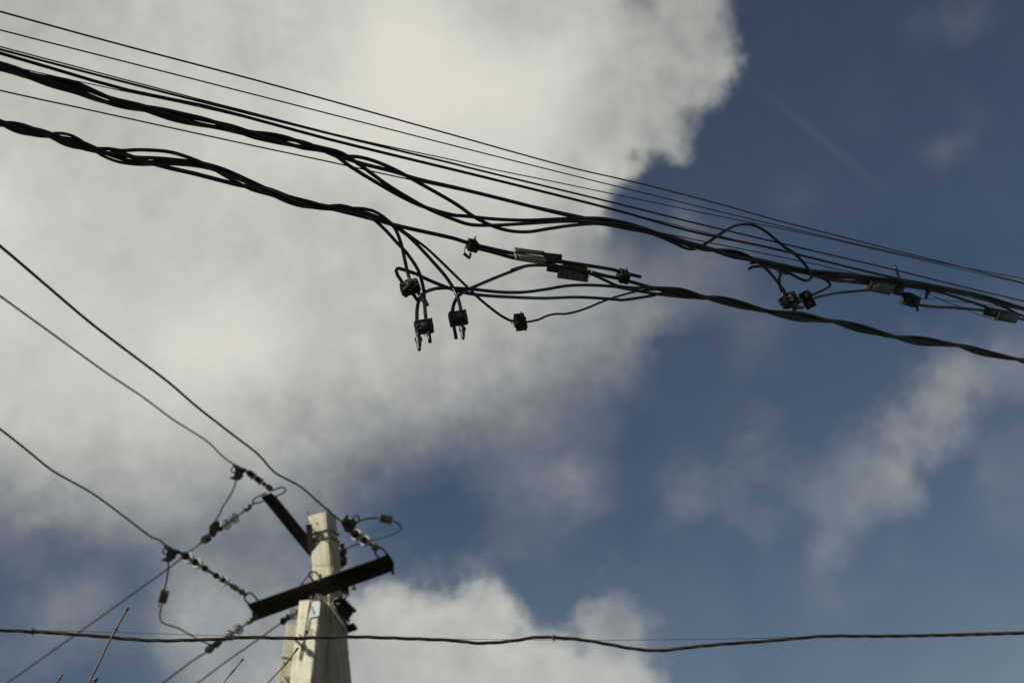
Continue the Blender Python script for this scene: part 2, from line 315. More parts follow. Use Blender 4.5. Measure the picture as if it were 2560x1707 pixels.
class MB:
    def __init__(s): s.v = []; s.f = []; s.uv = {}; s.sm = []
    def face(s, idx, smooth=False, uvs=None):
        if uvs: s.uv[len(s.f)] = uvs
        s.f.append(tuple(idx)); s.sm.append(smooth)
    def tube(s, pts, r, n=10, closed=False, cap=True, round_end=False):
        """r: number or list of radii along pts"""
        m = len(pts); rr = r if isinstance(r, (list, tuple)) else [r] * m
        T = []
        for i in range(m):
            a = pts[(i - 1) % m] if (i > 0 or closed) else pts[i]; b = pts[(i + 1) % m] if (i < m - 1 or closed) else pts[i]
            T.append((b - a).normalized())
        up = Vector((0, 0, 1)) if abs(T[0].z) < .9 else Vector((0, 1, 0))
        nrm = (up - T[0] * up.dot(T[0])).normalized(); base = len(s.v); dist = 0
        for i in range(m):
            nrm = (nrm - T[i] * nrm.dot(T[i])); nrm = nrm.normalized() if nrm.length > 1e-6 else T[i].orthogonal().normalized()
            bi = T[i].cross(nrm)
            for k in range(n):
                a = 2 * math.pi * k / n; s.v.append(pts[i] + (nrm * math.cos(a) + bi * math.sin(a)) * rr[i])
        for i in range(m if closed else m - 1):
            j = (i + 1) % m
            for k in range(n):
                k2 = (k + 1) % n
                s.face((base + i * n + k, base + i * n + k2, base + j * n + k2, base + j * n + k), True,
                       ((k / n, i), ((k + 1) / n, i), ((k + 1) / n, i + 1), (k / n, i + 1)))
        if not closed and cap:
            for i, sg in ((0, -1), (m - 1, 1)):
                b0 = base + i * n
                if round_end:
                    ring = [b0 + k for k in range(n)]
                    c = pts[i] + T[i] * sg * rr[i] * .6; b1 = len(s.v)
                    for k in range(n): s.v.append(c + (s.v[b0 + k] - pts[i]) * .6)
                    for k in range(n):
                        q = (b0 + k, b0 + (k + 1) % n, b1 + (k + 1) % n, b1 + k); s.face(q if sg > 0 else q[::-1], True)
                    s.face([b1 + k for k in range(n)][::1 if sg > 0 else -1], True)
                else: s.face([b0 + k for k in range(n)][::1 if sg > 0 else -1])
        return s
    def lathe(s, p, ax, prof, n=18, smooth=True):
        """prof: list of (distance along ax, radius)"""
        pts = [p + ax * d for d, _ in prof]
        ax = ax.normalized(); nr = ax.orthogonal().normalized(); bi = ax.cross(nr); b = len(s.v); m = len(prof)
        for (d, r), q in zip(prof, pts):
            for k in range(n):
                a = 2 * math.pi * k / n; s.v.append(q + (nr * math.cos(a) + bi * math.sin(a)) * max(r, 1e-4))
        for i in range(m - 1):
            for k in range(n): s.face((b + i * n + k, b + i * n + (k + 1) % n, b + (i + 1) * n + (k + 1) % n, b + (i + 1) * n + k), smooth)
        s.face([b + k for k in range(n)][::-1]); s.face([b + (m - 1) * n + k for k in range(n)])
        return s
    def box(s, c, ex, ey, ez, cham=0):
        """ex, ey, ez are half-extent vectors; cham: bevel as a length"""
        bm = bmesh.new(); bmesh.ops.create_cube(bm, size=2)
        M = Matrix((ex, ey, ez)).transposed()
        for v in bm.verts: v.co = M @ v.co
        if cham: bmesh.ops.bevel(bm, geom=bm.edges[:], offset=cham, segments=1, affect='EDGES', profile=.5)
        b = len(s.v)
        bm.verts.ensure_lookup_table()
        for v in bm.verts: v.index = v.index; s.v.append(c + v.co)
        bm.verts.index_update()
        flip = M.determinant() < 0
        for f in bm.faces:
            ix = [b + v.index for v in f.verts]; s.face(ix[::-1] if flip else ix)
        bm.free(); return s
    def beam(s, p0, p1, ex, ey, cham=0, ex1=None, ey1=None):
        """square-section beam from p0 to p1 with chamfered arrises"""
        def sec(p, ex, ey):
            if not cham: return [p + ex * a + ey * b for a, b in ((1, 1), (-1, 1), (-1, -1), (1, -1))]
            cx, cy = 1 - cham / ex.length, 1 - cham / ey.length
            return [p + ex * a + ey * b for a, b in ((1, cy), (cx, 1), (-cx, 1), (-1, cy), (-1, -cy), (-cx, -1), (cx, -1), (1, -cy))]
        n = 8 if cham else 4; m = max(1, int((p1 - p0).length / .035)) if cham else 1; b = len(s.v)
        for i in range(m + 1):
            t = i / m; p = p0.lerp(p1, t); ring = sec(p, ex.lerp(ex1 or ex, t), ey.lerp(ey1 or ey, t))
            for k, q in enumerate(ring):
                if cham:
                    w = mnoise.noise(q * 9) * .0012 + max(0, mnoise.noise(q * 16 + Vector((k // 2, 0, 5))) - .25) * .022
                    q = q + (p - q).normalized() * w
                s.v.append(q)
        for i in range(m):
            for k in range(n): s.face((b + i * n + k, b + i * n + (k + 1) % n, b + (i + 1) * n + (k + 1) % n, b + (i + 1) * n + k))
        s.face([b + k for k in range(n)][::-1]); s.face([b + m * n + k for k in range(n)]); return s
    def plate(s, poly, thick):
        """flat polygon (3-D points) given a thickness vector, centred on it"""
        b = len(s.v); n = len(poly); s.v += [q - thick / 2 for q in poly] + [q + thick / 2 for q in poly]
        s.face([b + k for k in range(n)][::-1]); s.face([b + n + k for k in range(n)])
        for k in range(n): s.face((b + k, b + (k + 1) % n, b + n + (k + 1) % n, b + n + k))
        return s
    def build(s, name, m, parent=None):
        org = Vector((0, 0, 0))
        if parent is not None:
            q = parent
            while q is not None: org += q.location; q = q.parent
        elif s.v:
            lo = Vector([min(v[i] for v in s.v) for i in range(3)]); hi = Vector([max(v[i] for v in s.v) for i in range(3)])
            org = (lo + hi) / 2; 
        me = bpy.data.meshes.new(name); me.from_pydata([v - org for v in s.v], [], s.f); me.update()
        if s.uv:
            ul = me.uv_layers.new(name='UVMap')
            for pi, poly in enumerate(me.polygons):
                u = s.uv.get(pi)
                if u:
                    for li, q in zip(poly.loop_indices, u): ul.data[li].uv = q
        me.polygons.foreach_set('use_smooth', s.sm)
        bm = bmesh.new(); bm.from_mesh(me); bmesh.ops.recalc_face_normals(bm, faces=bm.faces); bm.to_mesh(me); bm.free()
        me.materials.append(m)
        o = bpy.data.objects.new(name, me); C.objects.link(o)
        if parent is not None: o.parent = parent
        else: o.location = org
        return o
def tag(o, label, category, group=None, kind=None):
    o['label'] = label; o['category'] = category
    if group: o['group'] = group
    if kind: o['kind'] = kind
    return o
def thing(name, loc, label, category, group=None):
    o = bpy.data.objects.new(name, None); o.empty_display_size = .1; o.location = loc; C.objects.link(o)
    return tag(o, label, category, group)

# views of the photograph the points below were read from: origin x, origin y, source pixels per unit
VW = {k: (x, y, w / n) for k, (x, y, w, n) in dict(
    F=(0, 0, 2560, 2352), A=(0, 0, 640, 2350), B=(500, 200, 640, 2350), C=(900, 420, 640, 2350), D=(1400, 420, 640, 2350),
    E=(1920, 500, 640, 2350), G=(0, 1280, 640, 2350), H=(340, 1100, 640, 2350), I=(600, 1200, 640, 2350), J=(600, 1380, 490, 2350),
    a=(960, 620, 240, 2352), b=(980, 740, 240, 2352), c=(1130, 570, 240, 2352), d=(1280, 600, 240, 2352), e=(1230, 720, 240, 2352),
    f=(1480, 630, 240, 2352), g=(1860, 620, 240, 2352), h=(1920, 660, 240, 2352), i=(2140, 640, 240, 2352), j=(2320, 680, 240, 2352),
    k=(0, 270, 330, 2352), l=(300, 350, 330, 2352), m=(850, 480, 240, 2352), n=(540, 1140, 240, 2352), o=(480, 1220, 240, 2352),
    p=(380, 1340, 300, 2352), q=(820, 1270, 240, 2352), r=(740, 1420, 240, 2352), s=(680, 1547, 240, 2352), t=(480, 1520, 300, 2352),
    u=(100, 1500, 300, 2272), S=(0, 0, 1, 1), Q=(1280, 853, 1280, 2350)).items()}
class PL(list):                            # points read from one view; joining two views drops what both show
    def __add__(s, o):
        o = list(o)
        if len(s) > 1 and len(o) > 1 and s[-1][0] > s[-2][0] and o[-1][0] > s[-1][0]:
            while len(o) > 1 and o[0][0] < s[-1][0] + 3: o.pop(0)
        return PL(list(s) + o)
def px(v, *pts):
    ox, oy, k = VW[v]; return PL([(ox + q[0] * k, oy + q[1] * k, *q[2:]) for q in pts])

# ------------------------------------------------------------------ the ground (out of the frame, below)
g = MB(); N = 24; S_ = 900
for i in range(N + 1):
    for j in range(N + 1):
        x, y = -S_ + 2 * S_ * i / N, -S_ + 2 * S_ * j / N; g.v.append(Vector((x, y, 0)))
for i in range(N):
    for j in range(N): g.face((i * (N + 1) + j, (i + 1) * (N + 1) + j, (i + 1) * (N + 1) + j + 1, i * (N + 1) + j + 1))
o = g.build('ground', M_GRASS); o['kind'] = 'structure'

# ------------------------------------------------------------------ the main span of wires: a vertical plane running from near left to far right
BL, BR = P(0, 200, 5.0), P(2560, 760, 9.0)
BN = (BR - BL).cross(Vector((0, 0, 1))).normalized()
BT = (BR - BL); BT.z = 0; BT.normalize()
def B3(x, y, off=0.0):
    p = onplane(x, y, BL, BN); return p - (p - CO).normalized() * off
def zb(x, y): return depth(B3(x, y))
def mpx(x, y): return zb(x, y) / FPX                                   # metres per photograph pixel on the span
def swing(x, y):                            # loose ends hang out of the span's plane, towards the street
    a = max(0, y - (530 + (x - 920) * .245)) * .75 * .0017 * sst(880, 930, x) * (1 - sst(1190, 1420, x))
    b = max(0, y - (668 + (x - 1880) * .25)) * .75 * .0021 * sst(1860, 1900, x) * (1 - sst(2040, 2150, x))
    return a + b
def B3s(x, y, off=0.0): return B3(x, y, off + swing(x, y))
def lay(pts, off=0.0): return [B3s(q[0], q[1], off + (q[2] if len(q) > 2 else 0)) for q in pts]
def extend(p3, left=True, right=True, dl=4.0, dr=9.0):
    if left: 
        t = (p3[0] - p3[2 if len(p3) > 2 else 1]).normalized(); t = Vector((t.x, t.y, t.z * .3)).normalized(); p3 = [p3[0] + t * dl * q for q in (1, .3)] + p3
    if right:
        t = (p3[-1] - p3[-3 if len(p3) > 2 else -2]).normalized(); t = Vector((t.x, t.y, t.z * .3)).normalized(); p3 = p3 + [p3[-1] + t * dr * q for q in (.3, 1)]
    return p3
def span_wire(pts, rpx, at, label, off=0.0, m=M_BLACK, left=True, right=True, group='thin wires of the overhead span'):
    r = rpx * mpx(*at); p3 = extend(cat(lay(pts, off), .25), left, right)
    return tag(MB().tube(cat(p3, .12), r, 10).build('overhead_wire', m), label, 'overhead wire', group)

span_wire([(0, 29.4), (320, 117), (640, 201), (1140, 340), (1430, 420), (1585, 455.4), (1825, 517.5), (1920, 545), (2165, 607.5), (2285, 638), (2380, 661.5), (2560, 708)],
          2.4, (300, 110), 'topmost thin black wire of the overhead span, highest across the cloud')
span_wire([(0, 75.4), (640, 238), (1140, 366), (1400, 431), (1720, 510), (1920, 558), (2083.4, 596.7), (2233, 631), (2380, 663), (2560, 697)],
          1.95, (300, 150), 'thin black wire running just under the topmost wire of the span', -.02)
span_wire([(0, 117), (500, 249), (640, 284.6), (827, 333.5), (963, 364.7), (1140, 402), (1216, 420), (1400, 457.6), (1732, 527), (2040, 590), (2233, 634), (2380, 668.6), (2560, 709.6)],
          1.6, (700, 300), 'finest black wire, third from the top of the span', .02)
span_wire([(0, 124), (320, 208), (640, 289), (963, 368.8), (1140, 411), (1170, 419), (1540, 508.5), (1720, 553.4), (2040, 629), (2233, 674), (2380, 710.4), (2560, 753)],
          2.45, (1500, 500), 'medium black wire running close above the thickest straight cable', .03)
w5 = [(0, 133.4), (320, 226), (500, 262.6), (820, 348), (1140, 426), (1540, 525.7), (1720, 576.6), (1920, 618.5), (2192, 685), (2320, 712), (2560, 769)]
span_wire(w5, 3.7, (1100, 417), 'thickest straight single black cable through the middle of the span', 0)
span_wire([(0, 160), (163, 197), (300, 226.5), (449, 257), (640, 301), (1140, 428), (1540, 526), (1920, 619), (2320, 712), (2560, 769)],
          1.35, (300, 226), 'hair thin wire rising from the upper twisted cable to the thick straight cable', -.03)
span_wire([(0, 226.6), (640, 366), (827, 405.6), (925, 427.5), (1140, 473.7), (1254, 497), (1400, 529), (1690, 590), (1920, 636), (2040, 661), (2192, 695), (2313, 717.5), (2560, 776)],
          2.0, (300, 292), 'lone thin black wire hanging between the two twisted cables at the left', -.05)

# ---- twisted cables -----------------------------------------------------------------
class Twist:
    """strands laid side by side as a flat bundle that turns about the cable's centre line"""
    def __init__(s, centre, bellies, dia):
        s.c = centre; s.b = bellies; s.d = dia
        s.line = cat([Vector((q[0], q[1], 0)) for q in centre], 8)
    def y(s, x):
        L = s.line
        if x <= L[0].x: return L[0].y + (x - L[0].x) * (L[1].y - L[0].y) / (L[1].x - L[0].x)
        for a, b in zip(L, L[1:]):
            if a.x <= x <= b.x: return a.y + (b.y - a.y) * (x - a.x) / max(1e-6, b.x - a.x)
        a, b = L[-2], L[-1]; return b.y + (x - b.x) * (b.y - a.y) / max(1e-6, b.x - a.x)
    def th(s, x):
        b = s.b
        for k in range(len(b) - 1):
            if x <= b[k + 1] or k == len(b) - 2: return math.pi * (k + (x - b[k]) / (b[k + 1] - b[k]))
    def pt(s, x, off):
        c = B3(x, s.y(x)); c2 = B3(x + 4, s.y(x + 4)); T = (c2 - c).normalized(); V = (c - CO).normalized()
        n = T.cross(V).normalized(); n = -n if n.dot(U_) > 0 else n
        t = s.th(x); w = 1 + .16 * math.sin(x * .021 + 3 * off[0]) + .08 * math.sin(x * .047 + 5 * off[1] + 1)
        a, b = off[0] * s.d * w, off[1] * s.d * w
        return c + n * (a * math.cos(t) - b * math.sin(t)) + V * (a * math.sin(t) + b * math.cos(t))
    def run(s, x0, x1, off, step=13): 
        k = max(2, int(abs(x1 - x0) / step)); return [s.pt(x0 + (x1 - x0) * i / k, off) for i in range(k + 1)]

def strand(parent, p3, r, m=M_BLACK, name='conductor', step=.022, round_end=False, label=None):
    o = MB().tube(cat(p3, step), r, 10, round_end=round_end).build(name, m, parent)
    if label: o['label'] = label
    return o

# upper twisted cable: whole length of the span
T1 = Twist(px('A', (-400, 530), (0, 612), (400, 735), (700, 812), (1000, 920), (1300, 990), (1700, 1085), (2030, 1160), (2350, 1240)) + px('B', (350, 465), (600, 520), (900, 590), (1100, 650), (1300, 715)),
           [-500, -130, 190, 463, 704, 880, 1060], 2 * 5.3 * mpx(900, 400))
t1 = thing('twisted_cable', B3(1000, 430), 'upper twisted black cable whose loose cores sag apart beneath the straight cables', 'twisted cable', 'twisted cables of the overhead span')
rU = 4.6 * mpx(1200, 520)
U1 = T1.run(-800, 800, (.86, .1)) + lay(px('B', (1300, 715), (1370, 703), (1450, 707), (1600, 745), (1800, 830), (2000, 940), (2350, 1140)) + px('C', (1050, 450), (1200, 525), (1350, 573), (1530, 587), (1750, 555), (1950, 527), (2200, 514)) + px('D', (370, 500), (600, 555), (860, 610), (1050, 690), (1150, 735), (1220, 745), (1300, 715), (1340, 695)), .02) \
    + lay(px('D', (1500, 590), (1600, 535), (1680, 518), (1780, 527), (1900, 592), (2050, 718)) + px('g', (1250, 150), (1400, 300), (1550, 480), (1640, 620), (1655, 720), (1590, 790), (1480, 800), (1350, 745), (1200, 665), (1100, 610), (1000, 560)), .05)
strand(t1, extend(U1, True, False), rU)
U2 = T1.run(-800, 755, (-.86, -.1)) + lay(px('B', (1130, 625), (1300, 672), (1480, 790), (1700, 950), (1900, 1075), (2100, 1185), (2350, 1288)) + px('C', (850, 485), (1000, 518), (1200, 527), (1500, 512), (1900, 490), (2200, 500)) + px('D', (370, 485), (700, 545), (900, 600), (1150, 700), (1350, 755), (1500, 752), (1650, 775), (1780, 840), (1900, 935), (2000, 1050), (2080, 1165)), .025) \
    + lay(px('g', (1150, 1350), (1240, 1540)) + px('h', (690, 1180), (715, 1310)), .05)
strand(t1, extend(U2, True, False), rU, M_RED, round_end=True, label='black core with a thin red stripe')
U3 = T1.run(-800, 760, (.34, -.5)) + lay(px('B', (1200, 672), (1380, 795), (1600, 930), (1850, 1072), (2050, 1163), (2350, 1245)) + px('C', (700, 385), (950, 440), (1200, 467), (1500, 480), (1900, 466), (2200, 462)) + px('D', (300, 460), (550, 492), (760, 550), (900, 600), (1100, 665), (1350, 740), (1600, 800), (1800, 850), (1950, 890)) + px('g', (700, 400), (1000, 470), (1400, 530), (1700, 630), (1900, 730), (2040, 800), (2105, 880), (2095, 945), (2000, 1010), (1750, 1120), (1550, 1215), (1400, 1310), (1310, 1350)), .02)
strand(t1, extend(U3, True, False), rU)
UM = T1.run(-800, 800, (-.34, .5)) + lay(px('B', (1440, 755), (1800, 848)) + px('C', (500, 95), (900, 187), (1300, 285), (1800, 410), (2100, 475)) + px('D', (300, 475), (700, 560), (1000, 630), (1400, 745), (1800, 835), (2100, 905), (2350, 965)) + px('E', (650, 700), (1000, 745), (1200, 785), (1500, 830), (1800, 915), (2050, 1000), (2350, 1100)), 0)
strand(t1, extend(UM, True, True), 4.9 * mpx(1100, 470), name='messenger')
# cores that join it at the right-hand dead end
for pts, rr, off in (
    (px('D', (1100, 668), (1350, 738)) + px('g', (-300, 215), (0, 270), (400, 330), (1000, 440), (1700, 560)) + px('E', (600, 665), (1000, 715), (1300, 745), (1700, 820)) + px('j', (500, 400), (1000, 500), (1600, 650), (2352, 890)), 4.0, .03),
    (px('D', (1050, 650), (1300, 715)) + px('g', (-300, 180), (0, 230), (400, 370), (1000, 520), (1700, 650), (2352, 790)) + px('E', (750, 752), (900, 768), (960, 775)), 4.0, .01),
    (px('g', (160, 372), (330, 355), (450, 345), (700, 385), (1000, 455), (1700, 590), (2352, 715)) + px('E', (1000, 728), (1300, 765), (1600, 820)) + px('j', (300, 400), (700, 490), (1300, 650), (1900, 880), (2352, 1085)), 3.6, -.01),
    (px('g', (118, 512), (170, 478), (250, 462), (450, 455), (700, 488), (900, 540), (1400, 600), (2000, 760), (2352, 820)) + px('E', (900, 745), (1300, 775), (1700, 850)) + px('j', (600, 480), (1100, 580), (1500, 720), (1900, 830), (2352, 930)), 3.6, -.03),
    (px('E', (1170, 740), (1300, 752), (1500, 780), (1800, 850), (2100, 945), (2350, 1010)), 3.6, .05)):
    right = pts[-1][0] > 2450
    p3 = lay(pts, off); strand(t1, extend(p3, False, right), rr * mpx(2000, 650), M_BLACK if off > -.02 else M_GREY)

# lower twisted cable, left of the joints
T2 = Twist(px('k', (-300, 205), (0, 272), (350, 370), (700, 450), (1000, 510), (1300, 605), (1650, 730), (2000, 830)) + px('B', (60, 770), (350, 900), (620, 1020), (750, 1070), (940, 1130), (1200, 1175), (1400, 1215)),
           [-180, -60, 60, 172, 290, 420, 580, 752, 900, 1050], 2 * 4.3 * mpx(900, 500))
t2 = thing('twisted_cable', B3(600, 420), 'lower twisted black cable at the left ending in drooping cores', 'twisted cable', 'twisted cables of the overhead span')
rS = 4.35 * mpx(1000, 600); X0, X1 = 270, (668, 790)
S1 = T2.run(-800, X0, (-1.2, 0)) + lay(px('l', (0, 190), (300, 178), (500, 182), (800, 203), (1000, 243), (1250, 325), (1500, 425), (1700, 535), (1900, 655), (2100, 765), (2352, 885)), .02) + T2.run(690, 800, (-.901, -.2)) \
   + lay(px('m', (0, 330), (300, 400), (500, 475), (750, 615), (1000, 825), (1200, 1025), (1400, 1250)) + px('a', (520, 80), (700, 320), (850, 570), (930, 830), (975, 1050), (985, 1250)) + px('b', (790, 100), (810, 260), (830, 560), (860, 720), (900, 880), (930, 1120)), .03)
strand(t2, extend(S1, True, False), rS, M_GREY)
S2 = T2.run(-800, X0, (-.45, .5)) + lay(px('l', (300, 312), (600, 322), (900, 345), (1200, 378), (1500, 422), (1800, 505), (2000, 585), (2352, 745)), 0) + T2.run(690, 800, (.9, .2)) \
   + lay(px('m', (250, 400), (450, 405), (600, 415), (800, 460), (1050, 600), (1250, 765), (1350, 900), (1440, 1100), (1520, 1350)) + px('a', (460, 0), (500, 250), (560, 520), (640, 800), (740, 970), (830, 1090), (930, 1210)), .045)
strand(t2, extend(S2, True, False), rS)
S3 = T2.run(-800, X0, (.45, -.5)) + lay(px('l', (150, 370), (400, 402), (700, 385), (900, 375), (1100, 405), (1300, 450), (1600, 510), (2000, 640), (2352, 790)), -.01) + T2.run(690, 800, (-.301, .6)) \
   + lay(px('m', (400, 470), (700, 530), (1000, 660), (1250, 800), (1450, 915), (1650, 1060), (1900, 1300)) + px('a', (890, 0), (1200, 340), (1500, 685), (1700, 985), (1800, 1200), (1880, 1500)) + px('b', (1690, 360), (1700, 520), (1715, 680), (1725, 790)), .038)
strand(t2, extend(S3, True, False), rS, M_GREEN, label='black core with a green stripe')
S4 = T2.run(-800, X0, (1.2, 0)) + lay(px('l', (0, 400), (300, 438), (600, 440), (900, 432), (1200, 452), (1500, 490), (1700, 525), (2000, 652), (2352, 810)), -.02) + T2.run(690, 800, (.3, -.6)) \
   + lay(px('m', (400, 500), (850, 640), (1250, 805), (1500, 920), (1700, 1065), (2000, 1280)) + px('a', (1040, 0), (1400, 335), (1800, 725), (2050, 965), (2352, 1255)) + px('C', (1150, 1245), (1280, 1345), (1390, 1403), (1470, 1410)), .055)
strand(t2, extend(S4, True, False), 3.4 * mpx(1200, 750))
MM = T2.run(-800, X0, (0, 0)) + lay(px('l', (0, 235), (300, 335), (600, 425), (900, 505), (1300, 595), (1900, 750), (2100, 800), (2352, 845)), .015) + lay(px('B', (620, 1000), (900, 1105), (1200, 1180), (1600, 1280), (1800, 1335), (2350, 1460)) + px('C', (300, 525), (940, 672), (1080, 712), (1410, 785), (1850, 858), (2350, 940)) + px('D', (250, 892), (540, 950), (740, 1000)), -.01)
strand(t2, extend(MM, True, False), 5.0 * mpx(1100, 560), name='messenger')

# lower twisted cable, right of the joints
T3 = Twist(px('D', (1000, 1120), (1200, 1165), (1500, 1215), (1900, 1315), (2350, 1385)) + px('E', (150, 1060), (300, 1082), (600, 1112), (900, 1190), (1200, 1262), (1500, 1305), (1750, 1335), (2000, 1405), (2350, 1475), (2700, 1560)),
           [1690, 1830, 1990, 2150, 2308, 2462, 2606, 2750], 2 * 3.35 * mpx(2000, 780))
t3 = thing('twisted_cable', B3(2000, 760), 'lower right twisted black cable with blue and green striped cores', 'twisted cable', 'twisted cables of the overhead span')
rR = 4.15 * mpx(1300, 700)
R1 = lay(px('b', (1570, 1030), (1540, 860), (1505, 700), (1480, 520), (1480, 390), (1500, 250)) + px('a', (1720, 1400), (1800, 1200), (1950, 1080)) + px('C', (1050, 1090), (1300, 985), (1500, 908)), -.005) + lay(px('d', (0, 735), (400, 630), (800, 620), (1200, 650), (1600, 730), (1960, 840), (2352, 1020)) + px('f', (350, 760), (600, 820), (1000, 878), (1400, 870)), .035) + T3.run(1700, 3250, (-1.25, 0.01))
strand(t3, extend(R1, False, True), rR, M_GREEN, label='black core with a green stripe')
R2 = lay(px('b', (655, 1000), (640, 930), (615, 760), (610, 600), (610, 400), (635, 200)) + px('a', (850, 1330), (890, 1200), (960, 1110), (1050, 1060), (1300, 990), (1600, 980), (2000, 1000)) + px('C', (900, 1108), (1050, 1115), (1300, 1140), (1500, 1140), (1700, 1115), (1900, 1082), (2100, 1075), (2350, 1090)) + px('D', (250, 1076), (550, 1097), (800, 1143), (1000, 1172)), -.005) + T3.run(1715, 3250, (1.25, 0))
strand(t3, extend(R2, False, True), rR, M_GREY, label='weathered grey black core')
R3 = lay(px('a', (820, 1280), (730, 1150), (600, 1010), (450, 840), (330, 665), (298, 560), (320, 510), (370, 500), (500, 540), (800, 640), (1000, 742), (1400, 912), (1700, 1022), (2000, 1100), (2352, 1152)) + px('C', (1060, 1162), (1400, 1186), (1700, 1195), (2000, 1186), (2350, 1207)) + px('D', (250, 1195), (550, 1212), (800, 1180), (1000, 1145)), -.025) + T3.run(1720, 3250, (.62, -.45))
strand(t3, extend(R3, False, True), rR, M_BLUE, label='black core with a blue stripe')
R4 = lay(px('e', (640, 850), (885, 828), (1150, 770), (1350, 680), (1550, 637), (1800, 633), (2100, 568), (2352, 482)) + px('C', (2250, 1217)) + px('D', (150, 1332), (400, 1225), (550, 1172), (800, 1120)), -.045) + T3.run(1720, 3250, (-.62, .45))
strand(t3, extend(R4, False, True), 3.0 * mpx(1350, 780))
R5 = lay(px('c', (640, 500), (1000, 590), (1500, 730), (1900, 800), (2300, 860)) + px('d', (1300, 690), (1850, 770), (2352, 895)) + px('D', (300, 968), (520, 1010), (640, 1042), (900, 1112)), -.015) + T3.run(1700, 3250, (0, 0))
strand(t3, extend(R5, False, True), 4.6 * mpx(1500, 690), name='messenger')

# branch cores at the right: into the grey joints
def core(pts, rpx, at, label, off=0.0, m=M_BLACK, re=False):
    return tag(MB().tube(cat(lay(pts, off), .02), rpx * mpx(*at), 10, round_end=re).build('jumper_cable', m), label, 'cable')
core(px('g', (1060, 575), (990, 565), (930, 600), (880, 680), (858, 780), (880, 920), (920, 1060), (960, 1170)) + px('g', (1040, 1280), (1110, 1400), (1190, 1450)), 4.0, (1950, 700), 'short glossy black cable bent between the hidden clamp and the clamp below it', .035)
core(px('g', (1560, 1300), (1740, 1232), (2000, 1162), (2352, 1098)) + px('E', (800, 838), (950, 828), (1020, 822)), 3.4, (2100, 735), 'black cable curving from a clamp into the first grey joint', .0)
core(px('i', (1420, 1180), (1520, 1190), (1700, 1225), (2000, 1250), (2352, 1265)) + px('j', (600, 870), (1000, 905), (1420, 950)), 3.6, (2350, 765), 'black cable running from a clamp into the second grey joint', .0)
core(px('i', (940, 235), (1010, 420), (1110, 700), (1180, 800)), 3.8, (2245, 690), 'straight cut cable stub standing up above the first grey joint', -.02, M_GREY)
core(px('i', (1440, 1080), (1490, 1200), (1505, 1330)), 3.6, (2290, 760), 'blunt cable stub hanging below the clamp at the far right', .03, M_BLACK, True)
core(px('i', (1560, 1005), (1620, 900), (1560, 1030), (1700, 1052), (1890, 1062), (1945, 1030), (1900, 995), (1830, 955), (1500, 850)), .9, (2320, 750), 'thin tie wire looped beside the clamp at the right', .03, M_ALU)
core(px('i', (1940, 1010), (2050, 1060), (2352, 1180)) + px('j', (420, 690), (800, 860), (1200, 1030), (1620, 1170)), 1.0, (2400, 770), 'thin tie wire slanting down to the second grey joint', .03, M_ALU)
core(px('i', (1940, 1020), (2050, 1062)) + px('j', (400, 690), (700, 718), (1100, 760), (1500, 820), (1700, 830)), .9, (2400, 755), 'thin tie wire running back up to the bundle at the right', .02, M_ALU)

